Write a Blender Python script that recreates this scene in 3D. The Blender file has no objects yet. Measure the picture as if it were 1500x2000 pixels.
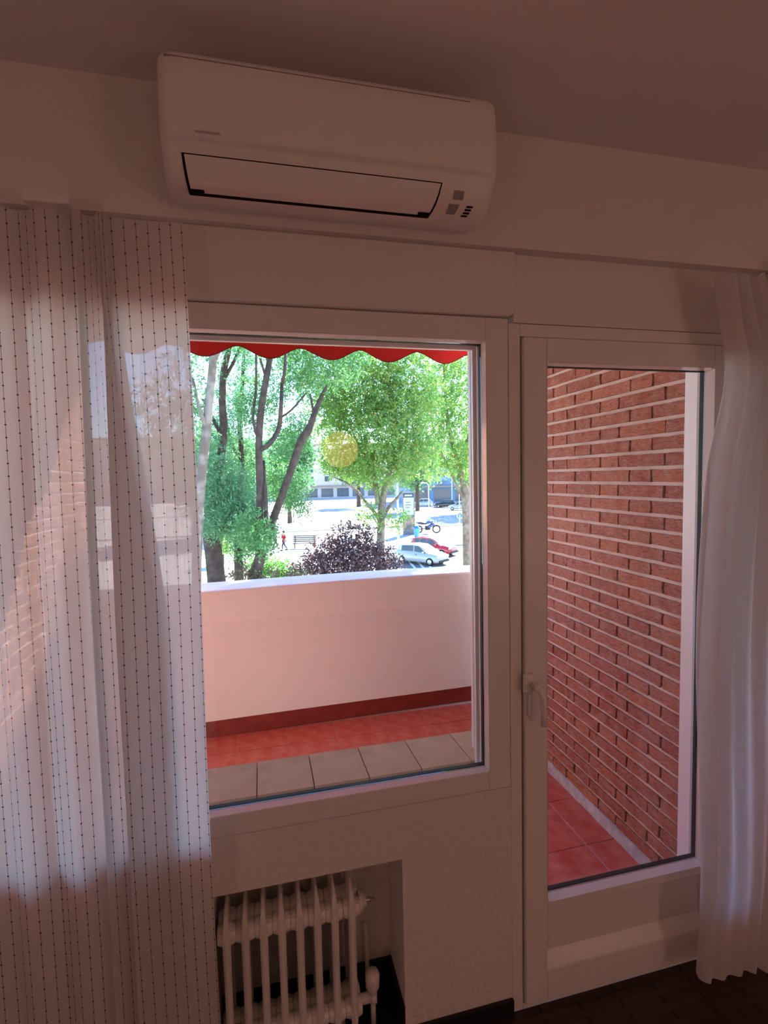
import bpy, bmesh, math, random
import numpy as np
from mathutils import Matrix, Vector

random.seed(7)
rng = np.random.default_rng(11)
SC = bpy.context.scene
COL = SC.collection

# ------------------------------------------------------------------ camera
F_PX = 1000.68                    # focal length in pixels of the 1500x2000 frame
YAW, PITCH, ROLL = 0.23336303, 0.06871282, -0.02277399
CAM = Vector((0.0, -1.3, 1.6))
fw = Vector((math.sin(YAW), math.cos(YAW), 0)); up = Vector((0, 0, 1)); rt = Vector((math.cos(YAW), -math.sin(YAW), 0))
FW = fw * math.cos(PITCH) - up * math.sin(PITCH)
U2 = up * math.cos(PITCH) + fw * math.sin(PITCH)
RT = rt * math.cos(ROLL) + U2 * math.sin(ROLL)
UP = U2 * math.cos(ROLL) - rt * math.sin(ROLL)
cd = bpy.data.cameras.new('camera')
cd.sensor_fit = 'VERTICAL'; cd.sensor_height = 36.0; cd.sensor_width = 27.0
cd.lens = F_PX * 36.0 / 2000.0
cd.clip_start = 0.02; cd.clip_end = 1500
cam = bpy.data.objects.new('camera', cd); COL.objects.link(cam)
M = Matrix((RT, UP, -FW)).transposed().to_4x4(); M.translation = CAM
cam.matrix_world = M
SC.camera = cam

# ------------------------------------------------------------------ world, sun, exposure
SC.view_settings.view_transform = 'Standard'
SC.view_settings.look = 'None'
SC.view_settings.gamma = 1.0
SC.view_settings.use_curve_mapping = False
SC.view_settings.exposure = 1.85
SUN_DIR = Vector((0.50, 0.60, 0.60)).normalized()      # towards the sun
w = bpy.data.worlds.new('sky'); SC.world = w; w.use_nodes = True
nt = w.node_tree; nt.nodes.clear()
sky = nt.nodes.new('ShaderNodeTexSky'); sky.sky_type = 'NISHITA'; sky.sun_disc = False
sky.sun_elevation = math.asin(SUN_DIR.z); sky.sun_rotation = math.atan2(SUN_DIR.x, SUN_DIR.y)
sky.air_density = 1.0; sky.dust_density = 0.25; sky.ozone_density = 1.5
bg = nt.nodes.new('ShaderNodeBackground'); bg.inputs[1].default_value = 0.23
wo = nt.nodes.new('ShaderNodeOutputWorld')
tint = nt.nodes.new('ShaderNodeMix'); tint.data_type = 'RGBA'; tint.blend_type = 'MULTIPLY'
tint.inputs['Factor'].default_value = 1.0; tint.inputs['B'].default_value = (0.72, 0.90, 1.12, 1)
nt.links.new(sky.outputs[0], tint.inputs['A']); nt.links.new(tint.outputs['Result'], bg.inputs[0]); nt.links.new(bg.outputs[0], wo.inputs[0])
sl = bpy.data.lights.new('sun', 'SUN'); sl.energy = 15.0; sl.angle = 0.012; sl.color = (1.0, 0.95, 0.87)
so = bpy.data.objects.new('sun', sl); COL.objects.link(so)
so.rotation_euler = (-SUN_DIR).to_track_quat('-Z', 'Y').to_euler()
LAMP_FILL = 1.5  # strength of the fill lamps added behind the camera
LAMP_FLOOR = 1.3
LAMP_COLOR = (1.0, 0.50, 0.43)

# ------------------------------------------------------------------ helpers
def at(px, py, Y):
    d = RT * ((px - 750) / F_PX) - UP * ((py - 1000) / F_PX) + FW
    return CAM + d * ((Y - CAM.y) / d.y)

def on_ground(px, py, z):
    d = RT * ((px - 750) / F_PX) - UP * ((py - 1000) / F_PX) + FW
    return CAM + d * ((z - CAM.z) / d.z)

def lin(r, g, b):
    f = lambda c: (c / 255 / 12.92) if c / 255 <= 0.04045 else ((c / 255 + 0.055) / 1.055) ** 2.4
    return (f(r), f(g), f(b), 1)

class MB:
    def __init__(s): s.v = []; s.f = []; s.m = []
    def add(s, verts, faces, mi=0):
        o = len(s.v); s.v += [tuple(p) for p in verts]
        s.f += [tuple(i + o for i in q) for q in faces]; s.m += [mi] * len(faces)
        return s
    def box(s, x0, x1, y0, y1, z0, z1, mi=0):
        return s.add([(x0, y0, z0), (x1, y0, z0), (x1, y1, z0), (x0, y1, z0), (x0, y0, z1), (x1, y0, z1), (x1, y1, z1), (x0, y1, z1)],
                     [(0, 3, 2, 1), (4, 5, 6, 7), (0, 1, 5, 4), (1, 2, 6, 5), (2, 3, 7, 6), (3, 0, 4, 7)], mi)
    def prism(s, poly, axis, a, b, mi=0):
        """poly of 2-D points swept along axis ('x','y','z') from a to b"""
        def P(p, t):
            return {'x': (t, p[0], p[1]), 'y': (p[0], t, p[1]), 'z': (p[0], p[1], t)}[axis]
        n = len(poly)
        vs = [P(p, a) for p in poly] + [P(p, b) for p in poly]
        fs = [(i, (i + 1) % n, n + (i + 1) % n, n + i) for i in range(n)] + [tuple(range(n))[::-1], tuple(range(n, 2 * n))]
        return s.add(vs, fs, mi)
    def tube(s, pts, rad, seg=8, mi=0, cap=True):
        pts = [Vector(p) for p in pts]
        if not hasattr(rad, '__len__'): rad = [rad] * len(pts)
        o = len(s.v); ref = None
        for i, p in enumerate(pts):
            t = (pts[min(i + 1, len(pts) - 1)] - pts[max(i - 1, 0)]).normalized()
            if ref is None: ref = t.orthogonal().normalized()
            ref = (ref - t * ref.dot(t)).normalized(); b = t.cross(ref)
            for k in range(seg):
                a = 2 * math.pi * k / seg
                s.v.append(tuple(p + (ref * math.cos(a) + b * math.sin(a)) * rad[i]))
        for i in range(len(pts) - 1):
            for k in range(seg):
                s.f.append((o + i * seg + k, o + i * seg + (k + 1) % seg, o + (i + 1) * seg + (k + 1) % seg, o + (i + 1) * seg + k)); s.m.append(mi)
        if cap:
            s.f.append(tuple(o + k for k in range(seg))[::-1]); s.m.append(mi)
            e = o + (len(pts) - 1) * seg
            s.f.append(tuple(e + k for k in range(seg))); s.m.append(mi)
        return s
    def lathe(s, prof, c=(0, 0, 0), axis='z', seg=24, mi=0):
        o = len(s.v)
        for r, h in prof:
            for k in range(seg):
                a = 2 * math.pi * k / seg; x, y = r * math.cos(a), r * math.sin(a)
                p = {'z': (x, y, h), 'x': (h, x, y), 'y': (x, h, y)}[axis]
                s.v.append((c[0] + p[0], c[1] + p[1], c[2] + p[2]))
        for i in range(len(prof) - 1):
            for k in range(seg):
                s.f.append((o + i * seg + k, o + i * seg + (k + 1) % seg, o + (i + 1) * seg + (k + 1) % seg, o + (i + 1) * seg + k)); s.m.append(mi)
        return s
    def grid(s, rows, mi=0, closed=False):
        """rows: list of equally long lists of points"""
        o = len(s.v); n = len(rows[0])
        for r in rows: s.v += [tuple(p) for p in r]
        for i in range(len(rows) - 1):
            for k in range(n if closed else n - 1):
                s.f.append((o + i * n + k, o + i * n + (k + 1) % n, o + (i + 1) * n + (k + 1) % n, o + (i + 1) * n + k)); s.m.append(mi)
        return s
    def mesh(s, name, mats, smooth=False):
        me = bpy.data.meshes.new(name); me.from_pydata(s.v, [], s.f)
        for m in (mats if isinstance(mats, (list, tuple)) else [mats]): me.materials.append(m)
        if len(me.materials) > 1: me.polygons.foreach_set('material_index', s.m)
        bm = bmesh.new(); bm.from_mesh(me); bmesh.ops.recalc_face_normals(bm, faces=bm.faces); bm.to_mesh(me); bm.free()
        if smooth: me.polygons.foreach_set('use_smooth', [True] * len(me.polygons))
        me.update(); return me
    def build(s, name, mats, parent=None, bevel=0, smooth=False, seg=2):
        o = bpy.data.objects.new(name, s.mesh(name, mats, smooth)); COL.objects.link(o)
        if parent is not None: o.parent = parent
        if bevel:
            b = o.modifiers.new('bevel', 'BEVEL'); b.width = bevel; b.segments = seg; b.limit_method = 'ANGLE'; b.angle_limit = 0.6
        return o

def place(mesh, name, parent=None, loc=None):
    o = bpy.data.objects.new(name, mesh); COL.objects.link(o)
    if parent is not None: o.parent = parent
    if loc is not None: o.location = loc
    return o

def box(name, x0, x1, y0, y1, z0, z1, mat, parent=None, bevel=0):
    return MB().box(x0, x1, y0, y1, z0, z1).build(name, mat, parent, bevel)

def empty(name, loc=(0, 0, 0), rz=0):
    o = bpy.data.objects.new(name, None); COL.objects.link(o); o.location = loc; o.rotation_euler.z = rz; o.empty_display_size = 0.05
    return o

def tag(o, label=None, cat=None, group=None, kind=None):
    for k, v in (('label', label), ('category', cat), ('group', group), ('kind', kind)):
        if v: o[k] = v
    return o

def struct(o, label=None, cat=None): return tag(o, label, cat, None, 'structure')

# ------------------------------------------------------------------ materials
def mat(name, col, rough=0.5, spec=0.4, bump=None, vary=None, metal=0, coat=0):
    """bump: (scale, distance[, detail]); vary: (scale, other colour, lo, hi)"""
    m = bpy.data.materials.new(name); m.use_nodes = True
    n = m.node_tree.nodes; L = m.node_tree.links; b = n['Principled BSDF']
    b.inputs['Base Color'].default_value = col; b.inputs['Roughness'].default_value = rough
    b.inputs['Specular IOR Level'].default_value = spec; b.inputs['Metallic'].default_value = metal
    b.inputs['Coat Weight'].default_value = coat
    tc = n.new('ShaderNodeTexCoord')
    if vary:
        t = n.new('ShaderNodeTexNoise'); t.inputs['Scale'].default_value = vary[0]; t.inputs['Detail'].default_value = 5
        L.new(tc.outputs['Object'], t.inputs['Vector'])
        r = n.new('ShaderNodeMapRange'); r.inputs[1].default_value = vary[2]; r.inputs[2].default_value = vary[3]
        L.new(t.outputs[0], r.inputs[0])
        x = n.new('ShaderNodeMix'); x.data_type = 'RGBA'; x.inputs['A'].default_value = col; x.inputs['B'].default_value = vary[1]
        L.new(r.outputs[0], x.inputs['Factor']); L.new(x.outputs['Result'], b.inputs['Base Color'])
    if bump:
        t = n.new('ShaderNodeTexNoise'); t.inputs['Scale'].default_value = bump[0]; t.inputs['Detail'].default_value = bump[2] if len(bump) > 2 else 4
        L.new(tc.outputs['Object'], t.inputs['Vector'])
        u = n.new('ShaderNodeBump'); u.inputs['Distance'].default_value = bump[1]; u.inputs['Strength'].default_value = 0.7
        L.new(t.outputs[0], u.inputs['Height']); L.new(u.outputs[0], b.inputs['Normal'])
    return m

MAT = {}
MAT['wall'] = mat('wall_paint', (0.80, 0.76, 0.73, 1), 0.75, 0.25, (55, 0.003, 6))
MAT['plaster'] = mat('rough_plaster', (0.80, 0.76, 0.73, 1), 0.75, 0.25, (70, 0.008, 8))
MAT['ceiling'] = mat('ceiling_paint', (0.80, 0.76, 0.74, 1), 0.85, 0.2, (18, 0.002))
MAT['pvc'] = mat('white_lacquered_frame', (0.82, 0.79, 0.77, 1), 0.32, 0.45, (6, 0.0004))
MAT['bead'] = mat('glossy_glazing_bead', (0.84, 0.82, 0.80, 1), 0.14, 0.6, coat=0.7)
MAT['panel'] = mat('painted_shutter_box', (0.80, 0.76, 0.73, 1), 0.5, 0.35, (25, 0.0012))
MAT['gasket'] = mat('black_rubber', (0.006, 0.006, 0.007, 1), 0.6, 0.2)
MAT['plastic'] = mat('ac_plastic', (0.84, 0.81, 0.78, 1), 0.38, 0.45)
MAT['plastic_grey'] = mat('ac_grey_plastic', (0.30, 0.29, 0.28, 1), 0.35, 0.4)
MAT['logo'] = mat('grey_print', (0.50, 0.47, 0.44, 1), 0.5, 0.3)
MAT['dark'] = mat('cavity_shade', (0.01, 0.009, 0.009, 1), 0.8, 0.1)  # near-black colour stands in for the shade inside openings
MAT['radiator'] = mat('radiator_enamel', (0.80, 0.76, 0.73, 1), 0.35, 0.45, (14, 0.0008))
MAT['blacktile'] = mat('black_skirting_tile', (0.012, 0.011, 0.011, 1), 0.3, 0.4)
MAT['brass'] = mat('valve_metal', (0.55, 0.50, 0.45, 1), 0.35, 0.5, metal=0.8)

def wood_floor():
    m = mat('dark_wood_floor', (0.05, 0.024, 0.016, 1), 0.4, 0.4)
    n = m.node_tree.nodes; L = m.node_tree.links; b = n['Principled BSDF']
    tc = n.new('ShaderNodeTexCoord'); mp = n.new('ShaderNodeMapping'); mp.inputs['Scale'].default_value = (2.0, 11.0, 1.0)
    br = n.new('ShaderNodeTexBrick'); br.inputs['Color1'].default_value = (0.055, 0.026, 0.017, 1); br.inputs['Color2'].default_value = (0.035, 0.017, 0.012, 1)
    br.inputs['Mortar'].default_value = (0.008, 0.005, 0.004, 1); br.inputs['Mortar Size'].default_value = 0.012; br.inputs['Scale'].default_value = 1
    L.new(tc.outputs['Object'], mp.inputs[0]); L.new(mp.outputs[0], br.inputs['Vector']); L.new(br.outputs[0], b.inputs['Base Color'])
    return m
MAT['woodfloor'] = wood_floor()

def glass():
    m = bpy.data.materials.new('window_glass'); m.use_nodes = True
    n = m.node_tree.nodes; L = m.node_tree.links; n.clear()
    t = n.new('ShaderNodeBsdfTransparent'); t.inputs[0].default_value = (0.975, 0.985, 0.98, 1)
    g = n.new('ShaderNodeBsdfGlossy'); g.inputs['Roughness'].default_value = 0.0
    lw = n.new('ShaderNodeLayerWeight'); lw.inputs[0].default_value = 0.5
    pw = n.new('ShaderNodeMath'); pw.operation = 'POWER'; pw.inputs[1].default_value = 5.0; L.new(lw.outputs['Facing'], pw.inputs[0])
    fr = n.new('ShaderNodeMath'); fr.operation = 'MULTIPLY_ADD'; fr.inputs[1].default_value = 0.96; fr.inputs[2].default_value = 0.04; L.new(pw.outputs[0], fr.inputs[0])
    x = n.new('ShaderNodeMixShader'); o = n.new('ShaderNodeOutputMaterial')
    L.new(fr.outputs[0], x.inputs[0]); L.new(t.outputs[0], x.inputs[1]); L.new(g.outputs[0], x.inputs[2]); L.new(x.outputs[0], o.inputs[0])
    return m
MAT['glass'] = glass()

def voile(name, stripes, dens=0.62):
    """sheer white cloth; UV in metres carries the thin dark yarns with knots"""
    m = bpy.data.materials.new(name); m.use_nodes = True
    n = m.node_tree.nodes; L = m.node_tree.links; n.clear()
    def math_(op, a, b=None, c=None):
        q = n.new('ShaderNodeMath'); q.operation = op
        for i, v in enumerate((a, b, c)):
            if v is None: continue
            if isinstance(v, (int, float)): q.inputs[i].default_value = v
            else: L.new(v, q.inputs[i])
        return q.outputs[0]
    uv = n.new('ShaderNodeUVMap'); sp = n.new('ShaderNodeSeparateXYZ'); L.new(uv.outputs[0], sp.inputs[0])
    U, V = sp.outputs[0], sp.outputs[1]
    per = 0.0235
    fu = math_('MULTIPLY', math_('SUBTRACT', math_('FRACT', math_('DIVIDE', U, per)), 0.5), per)
    col = math_('FLOOR', math_('DIVIDE', U, per))
    fv = math_('MULTIPLY', math_('SUBTRACT', math_('FRACT', math_('ADD', math_('DIVIDE', V, 0.0262), math_('MULTIPLY', col, 0.37))), 0.5), 0.0262)
    line = math_('LESS_THAN', math_('ABSOLUTE', fu), 0.0006)
    rad = math_('SQRT', math_('ADD', math_('POWER', fu, 2.0), math_('POWER', fv, 2.0)))
    dot = math_('LESS_THAN', rad, 0.0019)
    mark = math_('MAXIMUM', math_('MULTIPLY', line, 0.75), dot)
    # fine weave streaks
    mp = n.new('ShaderNodeCombineXYZ'); L.new(math_('MULTIPLY', U, 260.0), mp.inputs[0]); L.new(math_('MULTIPLY', V, 3.0), mp.inputs[1])
    nz = n.new('ShaderNodeTexNoise'); nz.inputs['Scale'].default_value = 1.0; nz.inputs['Detail'].default_value = 2; L.new(mp.outputs[0], nz.inputs['Vector'])
    weave = math_('MULTIPLY_ADD', nz.outputs[0], 0.08, dens - 0.04)
    cloth = n.new('ShaderNodeMix'); cloth.data_type = 'RGBA'
    cloth.inputs['A'].default_value = (0.86, 0.85, 0.85, 1); cloth.inputs['B'].default_value = (0.30, 0.25, 0.22, 1)
    di = n.new('ShaderNodeBsdfDiffuse'); tl = n.new('ShaderNodeBsdfTranslucent'); tp = n.new('ShaderNodeBsdfTransparent')
    fac = weave
    if stripes:
        L.new(mark, cloth.inputs['Factor']); fac = math_('MAXIMUM', weave, math_('MULTIPLY', mark, 0.95))
    else: cloth.inputs['Factor'].default_value = 0.0
    thru = n.new('ShaderNodeMix'); thru.data_type = 'RGBA'; thru.inputs['A'].default_value = (0.86, 0.85, 0.85, 1); thru.inputs['B'].default_value = (0.03, 0.025, 0.02, 1)
    if stripes: L.new(mark, thru.inputs['Factor'])
    else: thru.inputs['Factor'].default_value = 0.0
    L.new(cloth.outputs['Result'], di.inputs[0]); L.new(thru.outputs['Result'], tl.inputs[0])
    a = n.new('ShaderNodeMixShader'); a.inputs[0].default_value = 0.68; L.new(di.outputs[0], a.inputs[1]); L.new(tl.outputs[0], a.inputs[2])
    x = n.new('ShaderNodeMixShader'); L.new(fac, x.inputs[0]); L.new(tp.outputs[0], x.inputs[1]); L.new(a.outputs[0], x.inputs[2])
    o = n.new('ShaderNodeOutputMaterial'); L.new(x.outputs[0], o.inputs[0])
    return m
MAT['voile'] = voile('sheer_voile_with_knotted_yarns', True, 0.955)
MAT['voile_plain'] = voile('plain_sheer_voile', False, 0.955)

def emit(name, col, s):
    m = bpy.data.materials.new(name); m.use_nodes = True
    n = m.node_tree.nodes; n.clear(); e = n.new('ShaderNodeEmission'); e.inputs[0].default_value = (*col[:3], 1); e.inputs[1].default_value = s
    o = n.new('ShaderNodeOutputMaterial'); m.node_tree.links.new(e.outputs[0], o.inputs[0]); return m

def brick_mat(name):
    m = mat(name, (0.5, 0.2, 0.14, 1), 0.85, 0.2)
    n = m.node_tree.nodes; L = m.node_tree.links; b = n['Principled BSDF']
    oi = n.new('ShaderNodeObjectInfo'); geo = n.new('ShaderNodeNewGeometry'); tc = n.new('ShaderNodeTexCoord')
    ad = n.new('ShaderNodeMath'); ad.operation = 'ADD'; L.new(oi.outputs['Random'], ad.inputs[0]); L.new(geo.outputs['Random Per Island'], ad.inputs[1])
    fr = n.new('ShaderNodeMath'); fr.operation = 'FRACT'; L.new(ad.outputs[0], fr.inputs[0])
    cr = n.new('ShaderNodeValToRGB'); e = cr.color_ramp.elements
    e[0].color = (0.42, 0.130, 0.080, 1); e[1].position = 1.0; e[1].color = (0.58, 0.215, 0.115, 1)
    q = cr.color_ramp.elements.new(0.5); q.color = (0.48, 0.165, 0.102, 1)
    L.new(fr.outputs[0], cr.inputs[0])
    mp = n.new('ShaderNodeMapping'); mp.inputs['Scale'].default_value = (60, 45, 170); L.new(geo.outputs['Position'], mp.inputs[0])
    nz = n.new('ShaderNodeTexNoise'); nz.inputs['Scale'].default_value = 1; nz.inputs['Detail'].default_value = 4; nz.inputs['Distortion'].default_value = 1.2
    L.new(mp.outputs[0], nz.inputs['Vector'])
    n2 = n.new('ShaderNodeTexNoise'); n2.inputs['Scale'].default_value = 22; n2.inputs['Detail'].default_value = 6; L.new(geo.outputs['Position'], n2.inputs['Vector'])
    mr = n.new('ShaderNodeMapRange'); mr.inputs[1].default_value = 0.35; mr.inputs[2].default_value = 0.75; L.new(n2.outputs[0], mr.inputs[0])
    x = n.new('ShaderNodeMix'); x.data_type = 'RGBA'; x.inputs['B'].default_value = (0.54, 0.29, 0.22, 1); L.new(mr.outputs[0], x.inputs['Factor']); L.new(cr.outputs[0], x.inputs['A'])
    gm = n.new('ShaderNodeMapRange'); gm.inputs[1].default_value = 0.30; gm.inputs[2].default_value = 0.50; gm.inputs[3].default_value = 0.45; gm.inputs[4].default_value = 1.0; L.new(nz.outputs[0], gm.inputs[0])  # base colour darkened in the bump grooves, painting in their shade
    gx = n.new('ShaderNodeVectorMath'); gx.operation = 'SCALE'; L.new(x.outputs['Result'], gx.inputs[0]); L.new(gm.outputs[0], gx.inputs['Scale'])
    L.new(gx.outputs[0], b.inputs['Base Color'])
    bu = n.new('ShaderNodeBump'); bu.inputs['Distance'].default_value = 0.010; bu.inputs['Strength'].default_value = 0.9
    L.new(nz.outputs[0], bu.inputs['Height']); L.new(bu.outputs[0], b.inputs['Normal'])
    return m
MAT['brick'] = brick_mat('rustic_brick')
MAT['mortar'] = mat('pale_mortar', (0.74, 0.62, 0.54, 1), 0.9, 0.1, (90, 0.004, 6), (8, (0.62, 0.51, 0.45, 1), 0.4, 0.7))
MAT['mortar_grey'] = mat('grey_mortar_fillet', (0.45, 0.42, 0.43, 1), 0.9, 0.1, (60, 0.008, 6), (25, (0.62, 0.58, 0.58, 1), 0.4, 0.7))
MAT['tile'] = mat('red_terrace_tile', (0.60, 0.110, 0.075, 1), 0.28, 0.45, (30, 0.0006), (14, (0.74, 0.27, 0.20, 1), 0.38, 0.72))
MAT['grout'] = mat('pale_grout', (0.66, 0.52, 0.47, 1), 0.9, 0.1)
MAT['redskirt'] = mat('dark_red_skirting', (0.20, 0.022, 0.016, 1), 0.4, 0.35, (20, 0.001), (9, (0.26, 0.04, 0.03, 1), 0.4, 0.7))
MAT['sill'] = mat('beige_sill_tile', (0.66, 0.44, 0.26, 1), 0.7, 0.2, (40, 0.0005), (9, (0.52, 0.34, 0.19, 1), 0.45, 0.75))
MAT['parapet'] = mat('white_parapet_paint', (0.84, 0.80, 0.79, 1), 0.7, 0.25, (26, 0.006, 7))
MAT['awning'] = mat('red_awning_canvas', (0.36, 0.012, 0.012, 1), 0.8, 0.1, (300, 0.0005))
MAT['whitealu'] = mat('white_aluminium', (0.85, 0.83, 0.81, 1), 0.35, 0.45)

# ------------------------------------------------------------------ room shell
CEIL = 2.478
XL, XR, YB = -2.3, 2.60, -4.6
struct(box('floor', XL, XR, YB, 0.0, -0.15, 0.0, MAT['woodfloor']))
struct(box('ceiling', XL, XR, YB, 0.25, CEIL, 2.65, MAT['ceiling']))
struct(box('wall_left', XL - 0.15, XL, YB, 0.25, -0.15, 2.65, MAT['wall']))
struct(box('wall_right', XR, XR + 0.15, YB, 0.25, -0.15, 2.65, MAT['wall']))
struct(box('wall_back', XL - 0.15, XR + 0.15, YB - 0.15, YB, -0.15, 2.65, MAT['wall']))
NX0, NX1, NZ, ND = -0.165, 0.338, 0.547, 0.165          # radiator niche
m = MB()
m.box(XL, XR, -0.03, 0.25, 2.192, CEIL)                  # lintel beam
m.box(XL, -1.0, 0.0, 0.25, 0.0, 2.192)                   # left of the window
m.box(1.42, XR, 0.0, 0.165, 0.0, 2.192)                   # right of the door
m.box(-1.0, NX0, 0.0, 0.25, 0.0, 0.70)
m.box(NX0, NX1, 0.0, 0.25, NZ, 0.70)
m.box(NX0, NX1, ND, 0.25, 0.0, NZ)
m.box(NX1, 0.667, 0.0, 0.25, 0.0, 0.70)
struct(m.build('wall_front', MAT['plaster']))
# shutter box panels between lintel and frames
t = MB()
x1, zb, r = 0.683, 2.022, 0.022
poly = [(-1.0, 2.192), (-1.0, zb)] + [(x1 - r + r * math.sin(a), zb + r - r * math.cos(a)) for a in [i * math.pi / 16 for i in range(9)]] + [(x1, 2.192)]
t.prism(poly, 'y', -0.012, 0.18)
struct(t.build('trim_1', MAT['panel'], bevel=0.006, seg=3))
struct(box('trim_2', 0.6865, 1.42, 0.008, 0.18, 2.012, 2.192, MAT['panel']))
# black tile skirting
b = empty('baseboard_front'); struct(b)
MB().box(NX1, 0.668, -0.012, 0.0, 0.0, 0.05).build('skirting_tile', MAT['blacktile'], b, 0.002)
MB().box(-1.0, NX0, -0.012, 0.0, 0.0, 0.05).build('skirting_tile', MAT['blacktile'], b, 0.002)
MB().box(NX0, NX1, ND - 0.012, ND, 0.0, 0.11).build('skirting_tile', MAT['blacktile'], b, 0.002)
MB().box(NX0, NX1, 0.0, ND - 0.012, 0.0, 0.006).build('niche_floor_tile', MAT['blacktile'], b)
MB().box(NX1 - 0.010, NX1, 0.0, ND - 0.012, 0.006, 0.11).build('skirting_tile', MAT['blacktile'], b, 0.002)

# ------------------------------------------------------------------ window
win = empty('window_1', (0, 0, 0)); struct(win)
WX0, WX1, WZ0, WZ1 = -1.0, 0.666, 0.70, 2.02
GX0, GX1, GZ0, GZ1 = -0.935, 0.600, 0.757, 1.958          # inner edge of the frame
f = MB()
f.box(WX0, GX0, 0.0, 0.07, WZ0, WZ1); f.box(GX1, WX1, 0.0, 0.07, WZ0, WZ1)
f.box(GX0, GX1, 0.0, 0.046, WZ0, GZ0); f.box(GX0, GX1, 0.046, 0.07, WZ0, GZ0 - 0.03); f.box(GX0, GX1, 0.0, 0.07, GZ1, WZ1)
f.build('frame', MAT['pvc'], win, 0.003)
def beads(parent, x0, x1, z0, z1, yf, yg, d, matb=MAT['bead'], gas=0.0005):
    """sloping glazing beads from the frame face yf to the glass yg, d wide, with a black gasket"""
    def ring(dd, y): return [(x0 + dd, y, z0 + dd), (x1 - dd, y, z0 + dd), (x1 - dd, y, z1 - dd), (x0 + dd, y, z1 - dd)]
    A, B = ring(0.0, yf), ring(d, yg)
    for i in range(4):
        j = (i + 1) % 4
        q = MB(); back = ring(0.0, yg)
        q.add([A[i], A[j], B[j], B[i], back[i], back[j]], [(0, 1, 2, 3), (0, 4, 5, 1), (3, 2, 5, 4), (0, 3, 4), (1, 5, 2)])
        q.build('glazing_bead', matb, parent, 0.0015)
    g = MB(); a, b2 = ring(-0.002, yg + 0.0085), ring(d + gas, yg + 0.0085); c, e = ring(-0.002, yg + 0.021), ring(d + gas, yg + 0.021)
    for i in range(4):
        j = (i + 1) % 4
        g.add([a[i], a[j], b2[j], b2[i], c[i], c[j], e[j], e[i]], [(0, 1, 2, 3), (4, 7, 6, 5), (3, 2, 6, 7), (0, 4, 5, 1)])
    g.build('gasket', MAT['gasket'], parent)
beads(win, GX0, GX1, GZ0, GZ1, -0.001, 0.024, 0.0035)
box('pane', GX0 + 0.003, GX1 - 0.003, 0.026, 0.032, GZ0 + 0.003, GZ1 - 0.003, MAT['glass'], win)
# outer frame and shutter guides outside the glass
f = MB(); d = 0.008
f.box(GX0 - 0.02, GX0 + d, 0.0705, 0.085, GZ0 - 0.02, GZ1 + 0.02); f.box(GX1 - d, GX1 + 0.02, 0.0705, 0.085, GZ0 - 0.02, GZ1 + 0.02)
f.box(GX0 + d, GX1 - d, 0.0705, 0.085, GZ0 - 0.045, GZ0 - 0.030); f.box(GX0 + d, GX1 - d, 0.0705, 0.085, GZ1 - d, GZ1 + 0.02)
f.build('outer_frame', MAT['whitealu'], win, 0.0015)
for gx in (GX1 + 0.006, GX0 - 0.03):
    q = MB(); q.box(gx, gx + 0.024, 0.086, 0.112, GZ0, 2.2); q.box(gx, gx + 0.024, 0.122, 0.14, GZ0, 2.2); q.box(gx + 0.006, gx + 0.018, 0.112, 0.122, GZ0, 2.2, 1)
    q.build('shutter_guide', [MAT['whitealu'], MAT['dark']], win, 0.001)
q = MB().box(GX0, GX1 + 0.03, 0.088, 0.14, GZ1 + 0.03, 2.2); q.build('shutter_end_bar', MAT['whitealu'], win, 0.003)

# ------------------------------------------------------------------ balcony door
door = empty('door_1', (0.667, 0, 0)); struct(door); OX = 0.667
def dbx(name, x0, x1, y0, y1, z0, z1, mt, bev=0.0025): return box(name, x0 - OX, x1 - OX, y0, y1, z0, z1, mt, door, bev)
f = MB()
f.box(0.0, 0.0355, 0.0, 0.07, 0.0, 2.008); f.box(1.397 - OX, 1.42 - OX, 0.0, 0.07, 0.0, 2.008)
f.box(0.0355, 1.397 - OX, 0.0, 0.07, 1.974, 2.008); f.box(0.0355, 1.397 - OX, 0.0, 0.07, 0.0, 0.018)
f.build('frame', MAT['pvc'], door, 0.0025)
SX0, SX1, DGX0, DGX1, DGZ0, DGZ1 = 0.7065, 1.395, 0.777, 1.338, 0.332, 1.903
f = MB(); o = OX
f.box(SX0 - o, DGX0 - o, -0.012, 0.045, 0.022, 1.970); f.box(DGX1 - o, SX1 - o, -0.012, 0.045, 0.022, 1.970)
f.box(DGX0 - o, DGX1 - o, -0.012, 0.045, DGZ1, 1.970); f.box(DGX0 - o, DGX1 - o, -0.012, 0.045, 0.022, 0.118)
f.box(DGX0 - o, DGX1 - o, -0.008, 0.040, 0.300, DGZ0)
f.build('sash', MAT['pvc'], door, 0.003)
dbx('gap_shade_strip', 0.7028, 0.7062, 0.03, 0.045, 0.02, 1.972, MAT['gasket'], 0)  # black rubber strip set in the gap to darken its shadow line
p = MB(); p.box(DGX0 - o, DGX1 - o, 0.012, 0.03, 0.15, 0.300)
p.build('lower_panel', MAT['pvc'], door)
p = MB(); p.add([(DGX0 - o, -0.011, 0.118), (DGX1 - o, -0.011, 0.118), (DGX1 - o, 0.012, 0.158), (DGX0 - o, 0.012, 0.158), (DGX0 - o, 0.03, 0.118), (DGX1 - o, 0.03, 0.118), (DGX0 - o, 0.03, 0.158), (DGX1 - o, 0.03, 0.158)],
                [(0, 1, 2, 3), (0, 4, 5, 1), (3, 2, 7, 6), (4, 6, 7, 5), (0, 3, 6, 4), (1, 5, 7, 2)])
p.build('panel_bead', MAT['pvc'], door, 0.002)
beads(door, DGX0 - o, DGX1 - o, DGZ0, DGZ1, -0.013, 0.018, 0.0035)
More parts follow.
